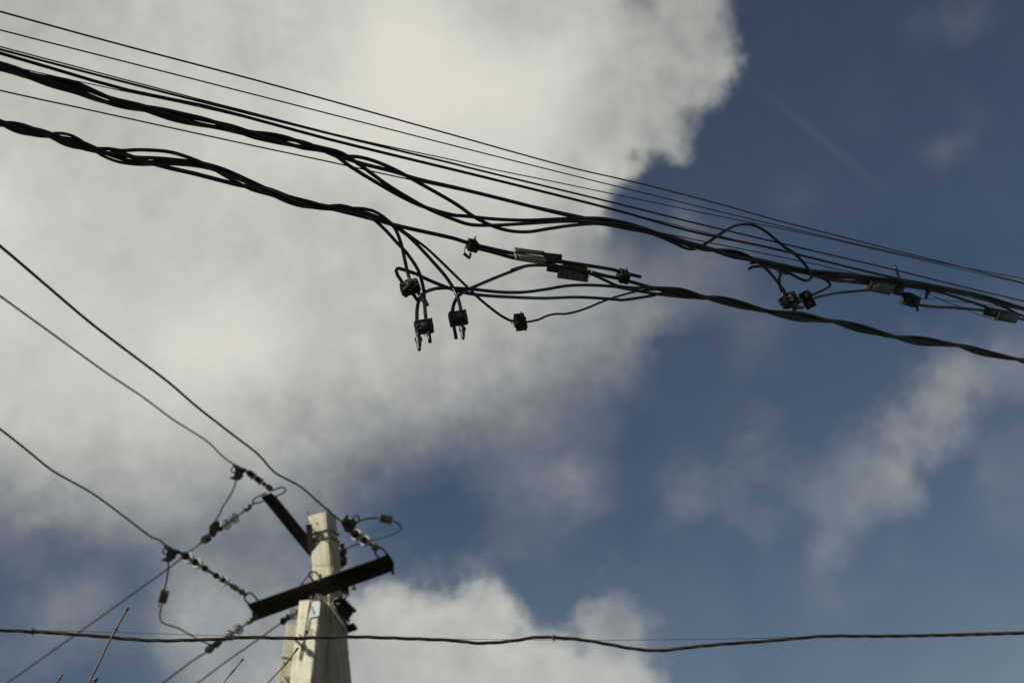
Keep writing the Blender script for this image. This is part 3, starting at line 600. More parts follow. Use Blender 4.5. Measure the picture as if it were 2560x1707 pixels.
# ---- piercing connectors ------------------------------------------------------------
def axes(ang, tilt=0.0, yaw=0.0):
    """x across the cables, y along them, z along the bolt; ang turns it as seen from the street"""
    V = F_ * -1; ex = R_ * math.cos(ang) + U_ * math.sin(ang); ey = U_ * math.cos(ang) - R_ * math.sin(ang)
    m = Matrix((ex, ey, V)).transposed() @ Matrix.Rotation(tilt, 3, 'X') @ Matrix.Rotation(yaw, 3, 'Y')
    return m.col[0], m.col[1], m.col[2]
def connector(at, size, ax, label, bolt=1.0, loop=None, cap=None, off=.03, stub=None):
    c = B3s(*at, off); k = size * depth(c) / FPX / 44.0; X, Y, Z = ax
    t = thing('wire_clamp', c, label, 'wire clamp', 'black piercing clamps on the cables')
    b = MB(); q = lambda x, y, z: c + (X * x + Y * y + Z * z) * k
    e = lambda x, y, z: (X * x * k, Y * y * k, Z * z * k)
    b.box(q(0, 0, 9), *e(21, 14, 6), cham=2.2 * k); b.box(q(0, 0, -9), *e(22, 15, 6.5), cham=2.2 * k)
    b.box(q(0, 0, 0), *e(8, 11, 6)); b.box(q(0, 2, 16), *e(9, 12, 3), cham=1.5 * k)
    for sx in (-1, 1):
        b.tube([q(13 * sx, -17, 0), q(13 * sx, 17, 0)], 7.2 * k, 10)
        for sy in (-9, -3, 3, 9): b.box(q(22.2 * sx, sy, 9), *e(1.6, 1.7, 4.5)); b.box(q(23.2 * sx, sy + 1, -9), *e(1.6, 1.7, 5))
        b.plate([q(21 * sx, 12.5, 10), q(6 * sx, 6, 16), q(20.5 * sx, -1, 18)], Z * 2.2 * k)
        b.plate([q(20 * sx, -3, 13), q(8 * sx, -5, 17.5), q(19 * sx, -13, 17)], Z * 2.2 * k)
        b.box(q(17 * sx, 16 - 2 * sx, 4), *e(3, 2.2, 5)); b.box(q(15.5 * sx, -16.5, -7), *e(3.6, 2.4, 4), cham=.6 * k)
        b.plate([q(10 * sx, 15, 3), q(21 * sx, 15, 3), q(24.5 * sx, 6, 3), q(24.5 * sx, -9, 3), q(20 * sx, -16, 3), q(10 * sx, -14, 3)], Z * 2 * k)
    b.plate([q(-9, 14, -14), q(9, 14, -14), q(6, 18.5, -14), q(-6, 18.5, -14)], Z * 3 * k)
    b.plate([q(-7, -14, 12), q(7, -14, 12), q(4, -18, 12), q(-4, -18, 12)], Z * 3 * k)
    b.lathe(q(0, -1, 15), Z, [(0, 8 * k), (5 * k, 7.5 * k), (6 * k, 6 * k)], 14, False)
    b.lathe(q(0, -1, -22), Z, [(0, 7 * k), (7 * k, 8 * k)], 6, False)
    b.build('housing', M_CONN, t)
    w0 = -20 - 10 * bolt
    bo = MB().lathe(q(0, -1, w0), Z, [(0, 2.4 * k), ((20 - w0) * k, 2.4 * k), ((20 - w0) * k, 5.2 * k), ((24 - w0) * k, 5.2 * k), ((24 - w0) * k, 2.4 * k), ((23.5 + 9 * bolt - w0) * k, 2.4 * k)], 8, False)
    bo.build('bolt', M_BOLT, t)
    if loop:
        lx, ly, dx, dy = loop
        pts = [q(lx - 4 * dy, ly + 4 * dx, 0), q(lx - 4 * dy + dx * 6, ly + 4 * dx + dy * 6, 0), q(lx - 2.5 * dy + dx * 10, ly + 2.5 * dx + dy * 10, 0), q(lx + 2.5 * dy + dx * 10, ly - 2.5 * dx + dy * 10, 0), q(lx + 4 * dy + dx * 6, ly - 4 * dx + dy * 6, 0), q(lx + 4 * dy, ly - 4 * dx, 0)]
        MB().tube(cat(pts, .004), 1.1 * k, 8).build('strap_loop', M_CONN, t)
    if cap:
        a, bb, off2 = cap; p0, p1 = B3s(*a, off2), B3s(*bb, off2); Lc = (p1 - p0).length
        w = math.dist(a, bb) * depth(p0) / FPX / 26; fl = Lc / 26 / w
        MB().lathe(p0, (p1 - p0).normalized(), [(d_ * w * fl, r_ * w) for d_, r_ in ((0, 6.5), (.6, 8.6), (3.2, 8.8), (4.6, 7), (10, 6.2), (10.6, 6.0), (17, 5.4), (17.6, 4.6), (24, 4.2), (26, 3))], 16).build('end_cap', M_CONN, t)
    return t
a_ = lambda v, *q: px(v, q)[0]
connector(a_('a', 640, 960), 44, axes(rad(22), rad(-28), rad(8)), 'tilted black clamp under the glossy core and the blue striped loop', 1.3, (0, -17, .25, -1), (a_('a', 900, 1180), a_('a', 1075, 1410), .045))
connector(a_('b', 785, 745), 42, axes(rad(11), rad(-12), rad(8)), 'lowest black clamp at the left, hanging beneath the tilted clamp', .7, (0, -15, .1, -1), (a_('b', 648, 1040), a_('b', 668, 1325), 0.0), .012)
connector(a_('b', 1622, 540), 42, axes(rad(12), rad(-14), rad(6)), 'black clamp on the green striped cores with a cut end and a cap below', .8, (0, -15, .1, -1), (a_('b', 1722, 790), a_('b', 1745, 1050), .038), .016)
connector(a_('e', 690, 830), 36, axes(rad(96), rad(12), rad(52)), 'small black clamp hanging alone where two thin cores meet', 1.5, (2, 18, -.6, 1), None, .0)
connector(a_('c', 500, 430), 32, axes(rad(76), rad(18), rad(74)), 'black clamp on the left messenger just before the first grey joint', 1.2, None, None, .0)
connector(a_('f', 770, 590), 33, axes(rad(76), rad(18), rad(66)), 'black clamp gripping two messenger cables near the blunt cut end', .9, None, None, .0)
connector(a_('g', 1090, 1280), 37, axes(rad(30), rad(-18), rad(-35)), 'black clamp at the foot of the long glossy bent core', .9, None, (a_('g', 1225, 1440), a_('g', 1450, 1465), .06), .03)
connector(a_('g', 1560, 1270), 36, axes(rad(-60), rad(10), rad(25)), 'black clamp beside the cable that curves into the first grey joint', .7, None, None, .0)
connector(a_('g', 1000, 520), 32, axes(rad(-14), rad(10), rad(60)), 'black clamp half hidden behind the bundle under the bent loop', .6, None, None, -.045)
connector(a_('i', 1340, 1080), 38, axes(rad(-18), rad(14), rad(35)), 'black clamp right of the first grey joint with tie wire around it', .8, None, (a_('i', 1770, 855), a_('i', 1705, 1045), .03), .01)
# the small hook hanging from the messenger clamp
hk = MB().plate([B3(*q, .0) for q in px('c', (265, 655), (315, 600), (340, 610), (440, 715), (440, 750), (415, 770))], F_ * .03)
hk.tube(lay(px('c', (315, 480), (312, 600))), .0022, 6); hk.tube(lay(px('c', (450, 640), (430, 720))), .006, 8)
tag(hk.build('clamp_hook', M_CONN), 'small bent black hook hanging under the left messenger clamp', 'hook')

# ---- grey tension joints ------------------------------------------------------------
def otube(b, v0, p0, p1, rp, off, n=8, scale=1.0):
    a, c = a_(v0, *p0), a_(v0, *p1); A, Cc = B3(*a, off), B3(*c, off)
    b.tube([A, A.lerp(Cc, .5), Cc], rp * mpx(*a), n)
    return A, Cc
def rim(v, p0, p1, rp, off, par):
    a, c = a_(v, *p0), a_(v, *p1); A, Cc = B3(*a, off), B3(*c, off); r = rp * mpx(*a); d = (Cc - A).normalized()
    MB().lathe(A - d * r * .12, d, [(0, r * .8), (0, r * 1.1), (r * .35, r * 1.1), (r * .35, r * .8)], 14).build('collar', M_TUBE, par)
j1 = thing('cable_joint', B3(1330, 640), 'pair of beige grey sleeves with black block, the joint nearest the left clamp', 'cable joint', 'grey tension joints')
b = MB(); otube(b, 'c', (1535, 535), (2240, 625), 6.2, .012); b.build('sleeve', M_TUBE, j1)
b = MB(); otube(b, 'c', (1545, 700), (2265, 800), 7.6, .022); b.build('sleeve', M_TUBE, j1)
b = MB(); A, Cc = B3(*a_('d', 785, 425), .012), B3(*a_('d', 1205, 470), .012); d = (Cc - A); V = F_; nn = d.normalized().cross(V).normalized()
b.box((A + Cc) / 2, d / 2, nn * 9.3 * mpx(1380, 640), V * .02, cham=.004); b.build('grip_block', M_SPLD, j1)
rim('c', (1545, 700), (2265, 800), 7.6, .022, j1); rim('c', (1535, 535), (2240, 625), 6.2, .012, j1)
j2 = thing('cable_joint', B3(1430, 690), 'dark grey joint block hung under the messenger right of the beige sleeves', 'cable joint', 'grey tension joints')
b = MB(); A, Cc = B3(*a_('d', 1150, 800), -.01), B3(*a_('d', 1835, 900), -.01); d = Cc - A; nn = d.normalized().cross(F_).normalized()
b.box((A + Cc) / 2, d / 2, nn * 9 * mpx(1420, 690), F_ * .022, cham=.008); 
for f0 in (.12, .3, .5, .7, .88): b.box(A.lerp(Cc, f0), d * .014, nn * 9.5 * mpx(1420, 690), F_ * .0232, cham=.002)
b.build('housing', M_SPL, j2)
b = MB(); A, Cc = B3(*a_('d', 870, 680), -.005), B3(*a_('d', 1230, 740), -.005); d = Cc - A; nn = d.normalized().cross(F_).normalized()
b.box((A + Cc) / 2, d / 2, nn * 6.2 * mpx(1400, 680), F_ * .02, cham=.004); b.build('grip_block', M_SPLD, j2)
b = MB(); otube(b, 'd', (1225, 590), (1840, 680), 4.6, -.03); b.build('sleeve', M_SPL, j2)
MB().tube(cat(lay(px('d', (1840, 660), (1900, 680), (1945, 740), (1962, 790), (1920, 870), (1840, 920)), .02), .006), .0016, 8).build('wire_bail', M_TUBE, j2)
j3 = thing('cable_joint', B3(2200, 720), 'grey round joint with black grip below the straight cut stub', 'cable joint', 'grey tension joints')
def slanted(v, top0, top1, bot0, bot1, off, rdepth, par, name, m):
    """rounded sleeve between its two slanted ends"""
    b = MB(); n = 14; A0, A1, B0, B1 = (B3(*a_(v, *q), off) for q in (top0, top1, bot0, bot1)); base = 0
    for T_, Bo in ((A0, B0), (A1, B1)):
        c = (T_ + Bo) / 2; h = (T_ - Bo) / 2
        for k in range(n): a = 2 * math.pi * k / n; b.v.append(c + h * math.cos(a) + F_ * math.sin(a) * rdepth)
    for k in range(n): b.face((k, (k + 1) % n, n + (k + 1) % n, n + k), True)
    b.face(list(range(n))[::-1]); b.face(list(range(n, 2 * n))); return b.build(name, m, par)
slanted('i', (380, 595), (975, 700), (250, 850), (810, 960), .0, .030, j3, 'housing', M_SPL)
slanted('i', (960, 715), (1165, 745), (880, 930), (1110, 985), .0, .026, j3, 'grip_block', M_SPLD)
sl = slanted('i', (355, 590), (400, 600), (215, 845), (262, 855), .0, .032, j3, 'collar', M_TUBE)
j4 = thing('cable_joint', B3(2500, 785), 'grey round joint with black grip at the right edge under the bundle', 'cable joint', 'grey tension joints')
slanted('j', (1420, 850), (1750, 900), (1345, 1050), (1640, 1130), .0, .024, j4, 'grip_block', M_SPLD)
slanted('j', (1755, 905), (2240, 1010), (1650, 1180), (2130, 1262), .0, .030, j4, 'housing', M_SPL)
slanted('j', (1735, 900), (1765, 905), (1600, 1185), (1660, 1190), .0, .031, j4, 'collar', M_TUBE)

# ------------------------------------------------------------------ lower brown cable in front of the pole
CL, CR = P(0, 1575, 8.0), P(2560, 1583, 9.0); CN = (CR - CL).cross(Vector((0, 0, 1))).normalized()
def C3(x, y, off=0.0): p = onplane(x, y, CL, CN); return p - (p - CO).normalized() * off
ctr = px('u', (0, 600), (600, 640), (1200, 685), (1700, 735), (2272, 762))
ctr = [(-1300, 1480), (-600, 1545), (-60, 1572), (0, 1574.5)] + ctr + [(490, 1599), (560, 1596), (610, 1592.5), (740, 1594.8), (790, 1593), (871, 1591), (1034, 1596), (1130, 1600)] + px('Q', (-150, 1384), (0, 1374), (110, 1357), (195, 1358), (300, 1366), (420, 1385), (560, 1410), (680, 1418), (800, 1405), (950, 1390), (1150, 1376), (1320, 1361), (1430, 1352), (1700, 1352), (2000, 1347), (2350, 1338), (2450, 1336), (3300, 1325), (4300, 1330))
bc = thing('twisted_cable', C3(1280, 1597), 'slack brown twisted cable crossing low in front of the concrete pole', 'twisted cable')
cl3 = cat([C3(*q) for q in ctr], .03); mz = 8.4 / FPX
for k in range(3):
    pts = []; dist = 0
    for i, c in enumerate(cl3):
        if i: dist += (c - cl3[i - 1]).length
        T = (cl3[min(i + 1, len(cl3) - 1)] - cl3[max(i - 1, 0)]).normalized(); n1 = T.cross(F_).normalized(); n2 = T.cross(n1)
        a = 2 * math.pi * (k / 3 + dist / .42) + .8 * math.sin(dist * 2.1)
        pts.append(c + (n1 * math.cos(a) + n2 * math.sin(a)) * 2.15 * mz)
    MB().tube(pts, 2.45 * mz, 8).build('strand', M_BROWN, bc)
fw = [(-60, 1572)] + px('u', (0, 572), (600, 583), (1400, 603), (2272, 632)) + [(600, 1589.5), (760, 1592), (1000, 1595), (1280, 1598)] + px('Q', (400, 1371), (800, 1366), (1150, 1362), (1400, 1352), (1900, 1343), (2350, 1330), (2450, 1327))
tag(MB().tube(extend(cat([C3(*q, .02) for q in fw], .2), dl=5, dr=6), .62 * mz, 6).build('overhead_wire', M_BLACK), 'hair thin wire strung along the slack brown cable', 'overhead wire')
for x, y, lab in ((82, 1577.5, 'binding wire knot on the brown cable near the left edge'), (751, 1593, 'binding wire knot on the brown cable in front of the pole'), (1385, 1592.5, 'binding wire knot on the brown cable right of the pole')):
    kn = MB(); c = C3(x, y); 
    for j in range(3):
        dx = (j - 1) * 2.6; rr = 6.6 * mz; pts = [C3(x + dx + (math.sin(a) * 1.5), y) + (U_ * math.cos(a) + F_ * math.sin(a)) * rr for a in [2 * math.pi * q / 14 for q in range(14)]]
        kn.tube(pts, .55 * mz, 6, closed=True)
    kn.tube([C3(x, y + 4), C3(x + 1, y + 8), C3(x - 2, y + 13)], .6 * mz, 6); kn.tube([C3(x, y - 4), C3(x - 2, y - 8), C3(x - 4, y - 11)], .5 * mz, 6)
    tag(kn.build('binding_knot', M_BROWN), lab, 'wire knot', 'binding knots on the brown cable')

# ------------------------------------------------------------------ concrete poles
PT = P(818, 1277, 15.8)                                    # nearest corner of the pole's top
yaw = rad(23); E1 = Vector((-math.cos(yaw), math.sin(yaw), 0)); E1 = Vector((-math.cos(rad(15)), math.sin(rad(15)), 0)); E2 = Vector((math.sin(rad(15)), math.cos(rad(15)), 0))
PW = .245
pc = PT + E1 * PW / 2 + E2 * PW / 2
M_CON = concrete('weathered_concrete', (.60, .56, .44))
M_CON2 = concrete('pale_concrete', (.66, .63, .52), [(P(757, 1686, 15.0), .03, .085, (.42, .22, .07)), (P(782, 1602, 15.1), .012, .03, (.45, .30, .14))])
M_CON3 = concrete('yellowish_concrete', (.50, .465, .345))
pole = thing('concrete_pole', Vector((pc.x, pc.y, 0)), 'tall square concrete pole carrying two dark steel crossarms', 'utility pole')
MB().beam(Vector((pc.x, pc.y, 0)), pc, E1 * PW / 2 * 1.03, E2 * PW / 2 * 1.03, .022, E1 * PW / 2, E2 * PW / 2).build('shaft', M_CON, pole)
MB().lathe(P(793.4, 1308, 0) if False else onplane(793.4, 1308, PT, E2) - E2 * .004, E2, [(0, .012), (.006, .012)], 12).build('hole_shade_disc', M_STEEL, pole)  # dark disc proud of the face, painting the shade inside a bolt hole
for q in ((770, 1279), (812, 1268), (823, 1271)):
    z = 15.85; MB().tube([P(q[0], q[1] + 6, z), P(*q, z)], .008, 6).build('lifting_stub', M_RUST, pole)
def lbeam(b, a0, h0, b0, a1, h1, b1, th=.009):
    """steel angle: near lip a, heel h, lower lip b at both ends"""
    for (p, q, r, s_) in ((a0, h0, h1, a1), (h0, b0, b1, h1)):
        n = (q - p).cross(s_ - p).normalized() * th; b.plate([p, q, r, s_], n)
# lower crossarm
ha = P(805, 1440, 15.2).z
A0 = H(617.7, 1510.4, ha); A1 = H(971.7, 1385, ha); z0, z1 = depth(A0), depth(A1)
arm2 = MB(); lbeam(arm2, A0, P(630.5, 1527, z0 + .15), P(631, 1554, z0 + .17), A1, P(985.3, 1407, z1 + .15), P(981.5, 1427, z1 + .17))
arm2 = arm2.build('crossarm', M_STEEL, pole)
def armz(x): return z0 + (z1 - z0) * (x - 617.7) / (971.7 - 617.7)
def loopbar(pts, r, zf, par, name='eye_bolt', m=M_STEEL):
    return MB().tube(cat([P(q[0], q[1], zf(q[0])) for q in pts], .02), r, 8).build(name, m, par)
loopbar(px('p', (1920, 1340), (1815, 1225), (1812, 1160), (1860, 1118), (1930, 1112), (1985, 1150), (2090, 1270)), .0105, lambda x: armz(x) - .02, arm2)
loopbar(px('q', (1250, 1230), (1150, 1085), (1145, 1025), (1190, 975), (1270, 955), (1330, 985), (1460, 1140)), .0105, lambda x: armz(x) - .02, arm2)
loopbar(px('r', (470, 340), (330, 190), (325, 120), (400, 82), (470, 90), (530, 140), (570, 220), (600, 350)), .010, lambda x: armz(x) - .03, arm2)
loopbar(px('r', (320, 150), (230, 260), (120, 400)), .007, lambda x: armz(x) - .02, arm2, 'tie_rod')
for a, c in ((a_('I', 1408, 780), a_('I', 1402, 862)), (a_('I', 1042, 955), a_('I', 1046, 1005))):
    z = armz(a[0]) + .1; st = MB().tube([P(*a, z), P(*c, z)], .010, 8); st.lathe(P(*c, z), (P(*a, z) - P(*c, z)).normalized(), [(0, .02), (.012, .024), (.022, .018)], 8, False); st.build('stud', M_STEEL, arm2)
ch = MB(); 
for q0, q1 in (((580, 130), (590, 220)), ((575, 225), (600, 340))):
    a, c = a_('r', *q0), a_('r', *q1); ch.lathe(P(*a, armz(a[0]) - .06), (P(*c, armz(c[0]) - .06) - P(*a, armz(a[0]) - .06)).normalized(), [(0, .012), (.01, .02), (.035, .02), (.045, .012)], 10)
ch.build('shackle', M_ZINC, arm2)
for q in ((860, 235), (265, 500)):
    c = a_('r', *q); p0 = P(*c, armz(c[0]) + .04); MB().lathe(p0, -F_, [(0, .014), (.012, .014)], 6, False).build('bolt', M_FIT, arm2)
# upper crossarm with its foot plate
hb = P(770, 1350, 15.7).z; zt = 16.0; zr = 15.92
arm1 = MB(); lbeam(arm1, P(652, 1241, zt - .02), P(677.5, 1231, zt + .05), P(691.5, 1243, zt + .0), P(775, 1392, zr - .02), P(775, 1352, zr + .05), P(768, 1337, zr + .0))
arm1 = arm1.build('crossarm', M_STEEL, pole)
fp = MB().plate([P(*q, 15.70) for q in px('H', (1560, 775), (1612, 768), (1642, 1040), (1592, 1062))], F_ * .05); fp.build('foot_plate', M_RUST, arm1)
zf = lambda x: zt - .01
loopbar(px('n', (1230, 905), (1050, 975), (930, 1045), (895, 1105), (925, 1150), (1010, 1148), (1220, 1070)), .0095, zf, arm1)
loopbar(px('n', (1400, 835), (1550, 775), (1640, 762), (1700, 790), (1712, 830), (1670, 885), (1440, 990)), .0095, zf, arm1)
# clamp band round the pole
bd = MB()
for dy in (0, 24):
    zc = onplane(819, 1324 + dy * .8, PT, E2).z
    o4 = [Vector((pc.x, pc.y, zc)) + E1 * (PW / 2 * sx + .012 * sx) + E2 * (PW / 2 * sy + .012 * sy) for sx, sy in ((1, -1), (-1, -1), (-1, 1), (1, 1))]
    bd.tube([o4[0].lerp(o4[1], t) for t in (0, .5, .96)] + [o4[1].lerp(o4[2], t) for t in (.04, .5, .96)] + [o4[2].lerp(o4[3], t) for t in (.04, .5, .96)] + [o4[3].lerp(o4[0], t) for t in (.04, .5, .96)], .0085, 8, closed=True)
bd.build('clamp_band', M_ZINC, pole)
# brackets and gear behind the pole, below the lower crossarm
zq = 15.36
def slab(v, pts, z, th, name, m, par=pole): return MB().plate([P(*q, z) for q in px(v, *pts)], F_ * th).build(name, m, par)
slab('r', [(900, 740), (1180, 755), (1480, 1050), (1370, 1090), (1372, 1140), (1290, 1230), (1322, 1312), (1225, 1235), (985, 965)], zq + .02, .10, 'bracket', M_STEEL)
slab('r', [(1110, 490), (1285, 430), (1305, 695)], zq + .1, .03, 'bracket', M_STEEL)
slab('r', [(1215, 1405), (1400, 1350), (1502, 1490), (1260, 1570)], zq + .0, .10, 'bracket', M_STEEL)
def rod(v, pts, z, r, name, m, par=pole): return MB().tube(cat([P(q[0], q[1], z) for q in px(v, *pts)], .02), r, 8).build(name, m, par)
rod('r', [(1095, 490), (1170, 600), (1235, 690), (1190, 740)], zq - .10, .010, 'hook_rod', M_STEEL)
rod('r', [(1110, 690), (1000, 735), (930, 775), (925, 830), (935, 920)], zq - .12, .009, 'hook_rod', M_ZINC)
rod('r', [(990, 890), (1080, 850)], zq - .12, .012, 'hook_rod', M_ZINC)
rod('r', [(815, 640), (830, 800), (880, 940), (950, 1060), (1040, 1180), (1140, 1330), (1210, 1480), (1240, 1640)], zq - .17, .016, 'conduit', M_BEIGE)
rod('r', [(935, 1200), (1020, 1170), (1120, 1200), (1200, 1290), (1280, 1420)], zq - .13, .016, 'strap', M_ZINC)
rod('r', [(945, 1310), (1000, 1305), (1040, 1380), (1075, 1568), (1090, 1700)], zq - .14, .012, 'strap', M_BEIGE)
# pin insulator behind the pole
pi_ = thing('pin_insulator', P(857, 1420, 16.3), 'brown two bell pin insulator behind the right face of the pole', 'insulator')
p0 = P(*a_('q', 350, 1480), 16.25); ax = (P(*a_('q', 335, 990), 16.25) - p0); Lp = ax.length; ax.normalize()
MB().lathe(p0 + ax * Lp * .13, ax, [(0, .030), (.01, .05), (.05, .062), (.10, .055), (.115, .036), (.125, .045), (.14, .062), (.19, .058), (.215, .034), (.23, .03), (.245, .036), (.265, .03)], 18).build('ceramic_body', M_BRCER, pi_)
MB().tube([p0, p0 + ax * Lp * .2], .012, 8).build('pin', M_ZINC, pi_)

# front strut (nearer, leaning against the pole) with sign and cable
s0, s1 = P(788.5, 1509, 15.35), P(766, 1707, 14.9)
dirn = (s1 - s0).normalized(); base = s0 + dirn * (s0.z / -dirn.z)
sx = Vector((-math.cos(rad(16)), math.sin(rad(16)), 0)); sx = (sx - dirn * sx.dot(dirn)).normalized(); sy = dirn.cross(sx).normalized(); sy = sy if sy.y > 0 else -sy
SWX, SWY = .131, .128
strut = thing('concrete_strut', Vector((base.x, base.y, 0)), 'pale concrete strut leaning on the pole front, bearing a small blue sign', 'pole strut')
MB().beam(base, s0, sx * SWX * 1.02, sy * SWY * 1.02, .012, sx * SWX, sy * SWY).build('shaft', M_CON2, strut)
fpn = -sy; fp0 = s0 - sy * SWY
def FS(x, y, off=.004): return onplane(x, y, fp0, fpn) + fpn * off
sg = [FS(*q, .014) for q in px('r', (368, 850), (617, 788), (580, 1168), (342, 1228))]
plate = MB().plate(sg, fpn * .004).build('sign_plate', M_PLATE, strut)
MB().plate([FS(*q, .02) for q in px('r', (385, 945), (425, 945), (450, 1035), (488, 1065), (482, 1110), (455, 1142), (425, 1105), (415, 1040))], fpn * .003).build('lightning_mark', M_MARK, plate)
MB().tube(cat([FS(*q, .022) for q in px('r', (388, 700), (372, 830), (352, 960), (318, 1160), (295, 1330), (262, 1568))] + [FS(*q, .016) for q in px('s', (850, 250), (800, 460), (745, 720), (690, 1000))], .03), .0085, 8).build('earthing_cable', M_RUST, strut)
MB().tube(cat([FS(*q, .05) for q in px('s', (880, 200), (930, 215), (1010, 310), (985, 420), (970, 450), (930, 360), (885, 270))], .015), .0045, 6).build('wire_loop', M_RUST, strut)
for q in ((395, 720), (490, 760), (600, 790)):
    MB().lathe(FS(*a_('r', *q), .0), fpn, [(0, .016), (.03, .016)], 6, False).build('bolt', M_RUST, strut)

# rear strut at the left
r0, r1 = P(752, 1564, 16.35), P(731, 1707, 16.2); d2 = (r1 - r0).normalized(); rb = r0 + d2 * (r0.z / -d2.z)
rx = Vector((-math.cos(rad(14)), math.sin(rad(14)), 0)); rx = (rx - d2 * rx.dot(d2)).normalized(); ry = d2.cross(rx).normalized(); ry = ry if ry.y > 0 else -ry
rear = thing('concrete_strut', Vector((rb.x, rb.y, 0)), 'yellowish concrete strut standing behind the pale one at the left', 'pole strut')
MB().beam(rb, r0, rx * .135, ry * .125, .014, rx * .128, ry * .12).build('shaft', M_CON3, rear)
for q in ((741, 1562, 60), (713, 1619, 0), (700, 1690, 0)):
    MB().lathe(P(q[0] + 2, q[1] + 2, 16.3), (P(q[0] - 2, q[1] - 1, 16.3) - P(q[0] + 2, q[1] + 2, 16.3)).normalized(), [(0, .006), (.012, .006), (.014, .011), (.028, .011)], 8).build('step_bolt', M_RUST, rear)

# ------------------------------------------------------------------ line wires and insulator strings at the pole
def vplane(pa, pb): return pa, (pb - pa).cross(Vector((0, 0, 1))).normalized()
def line_wire(pts, pa, pb, r, label, ext=12.0, end_ext=True, off=0):
    p0, n = vplane(pa, pb); p3 = [onplane(q[0], q[1], p0, n) for q in pts]; p3 = cat(p3, .3)
    if end_ext:
        t = (p3[0] - p3[1]).normalized(); t = Vector((t.x, t.y, t.z * .4)).normalized(); p3 = [p3[0] + t * ext] + p3
    return tag(MB().tube(cat(p3, .1), r, 8).build('line_wire', M_ALU), label, 'line wire', 'bare line wires ending at the pole')
def string_z(qa, za, hb, qb):     # depth along a string: from the arm outwards at equal height
    return depth(H(*qb, hb))
zA = zt; hA = P(672, 1232, zt).z
A_out = P(585, 1160, zt - .25); D_in = P(960, 1372, armz(960) - .03); hD = D_in.z + .05
C_in = P(618, 1485, armz(618) - .02); C_out = H(412, 1363, C_in.z + .05); D_out = H(838, 1300, hD)
wA = px('S', (0, 740), (136, 838), (272, 936), (354, 990)) + px('S', (435, 1050), (522, 1106)) + px('n', (160, 0), (420, 190), (560, 250))
line_wire(wA, H(0, 740, hA + .25), A_out, .0088, 'bare wire from the upper left ending at the upper crossarm tip')
wC = px('F', (0, 985), (60, 1032), (120, 1080), (210, 1131), (300, 1197), (350, 1234)) + px('p', (0, 0), (160, 75), (260, 170), (400, 245))
line_wire(wC, H(0, 1072, C_in.z + .1), C_out, .0092, 'bare wire from the left ending at the left end of the lower crossarm')
wD = px('F', (0, 565), (100, 650), (200, 735), (300, 812), (390, 880), (450, 932), (540, 1002), (595, 1045), (628, 1082), (690, 1117), (740, 1160), (780, 1194)) + px('q', (350, 350), (480, 430))
line_wire(wD, H(0, 615, hD + .1), D_out, .0095, 'bare wire passing just above the pole top to the right crossarm end')
B_in = P(634, 1258, zt - .01); B_out = P(505, 1355, zt + .35)
line_wire(px('S', (0, 1718)) + px('G', (60, 1568), (720, 1103), (1250, 725)) + px('S', (449, 1398), (473, 1376)) + px('o', (0, 1510), (260, 1310)), P(0, 1718, 17.5), B_out, .0105, 'bare wire slanting down left from the upper crossarm tip')
E_in = P(630, 1548, z0 + .1); E_out = P(512, 1631, z0 + .35)
line_wire(px('S', (330, 1762)) + px('G', (1490, 1568), (1800, 1340)) + px('t', (0, 1085), (300, 850)), P(330, 1762, 17.5), E_out, .0105, 'bare wire slanting down left below the lower crossarm')
F_in = P(745, 1528, 15.75); F_out = P(700, 1556, 15.9)
line_wire(px('S', (400, 1770)) + px('t', (100, 1466), (700, 1020), (1400, 535), (1740, 285)), P(400, 1770, 17.5), F_out, .0095, 'bare wire slanting down left from behind the front strut')

def bell(b, p, ax, r, h):           # one insulator shed
    b.lathe(p, ax, [(0, r * .30), (h * .10, r * .45), (h * .22, r * .85), (h * .42, r), (h * .62, r * .97), (h * .70, r * .70), (h * .66, r * .45), (h * .80, r * .32), (h, r * .26)], 20)
def cap_(b, p, ax, r, h): b.lathe(p, ax, [(0, r * .7), (h * .15, r), (h * .75, r * .92), (h, r * .45)], 12)
def string_(label, p_arm, p_wire, sheds, m, caps=(), links=(), rod_r=.015, fit=M_FIT):
    """an insulator string from the arm to the wire; positions are fractions of its length"""
    ax = p_wire - p_arm; L = ax.length; ax.normalize()
    t = thing('insulator_string', p_arm, label, 'insulator', 'insulator strings at the pole')
    MB().tube([p_arm, p_arm + ax * L * .5, p_wire], rod_r, 8).build('link_rod', fit, t)
    for f0, r, h in sheds:
        b = MB(); bell(b, p_arm + ax * L * f0, ax, r, h); b.build('disc', m, t)
    for f0, r, h in caps:
        b = MB(); cap_(b, p_arm + ax * L * f0, ax, r, h); b.build('metal_cap', fit, t)
    for f0, r, h in links:
        b = MB(); cap_(b, p_arm + ax * L * f0, ax, r, h); b.build('clevis', M_ZINC, t)
    return t
iA = P(*a_('n', 1380, 830), zt - .01); iA1 = P(*a_('n', 760, 370), zt - .2)
sA = string_('white two disc string above the upper crossarm tip', iA, iA1, [(.42, .050, .042), (.70, .052, .042)], M_PORC, [(.49, .036, .075), (.77, .038, .085)], [(.02, .034, .09), (.28, .026, .04)])
iC = P(*a_('p', 1850, 1150), armz(616) - .02); iC1 = P(*a_('p', 555, 320), depth(H(*a_('p', 555, 320), C_in.z + .05)))
sC = string_('long string of white discs left of the lower crossarm', iC, iC1, [(.33, .052, .045), (.43, .046, .04), (.60, .036, .04), (.74, .058, .048), (.87, .060, .048)], M_PORC, [(.37, .034, .05), (.47, .034, .05), (.635, .034, .07), (.785, .038, .06), (.915, .042, .07)], [(.06, .035, .07), (.14, .030, .20)])
iD = P(*a_('q', 1200, 990), armz(942) - .02); iD1 = P(*a_('q', 560, 560), depth(H(*a_('q', 560, 560), hD)))
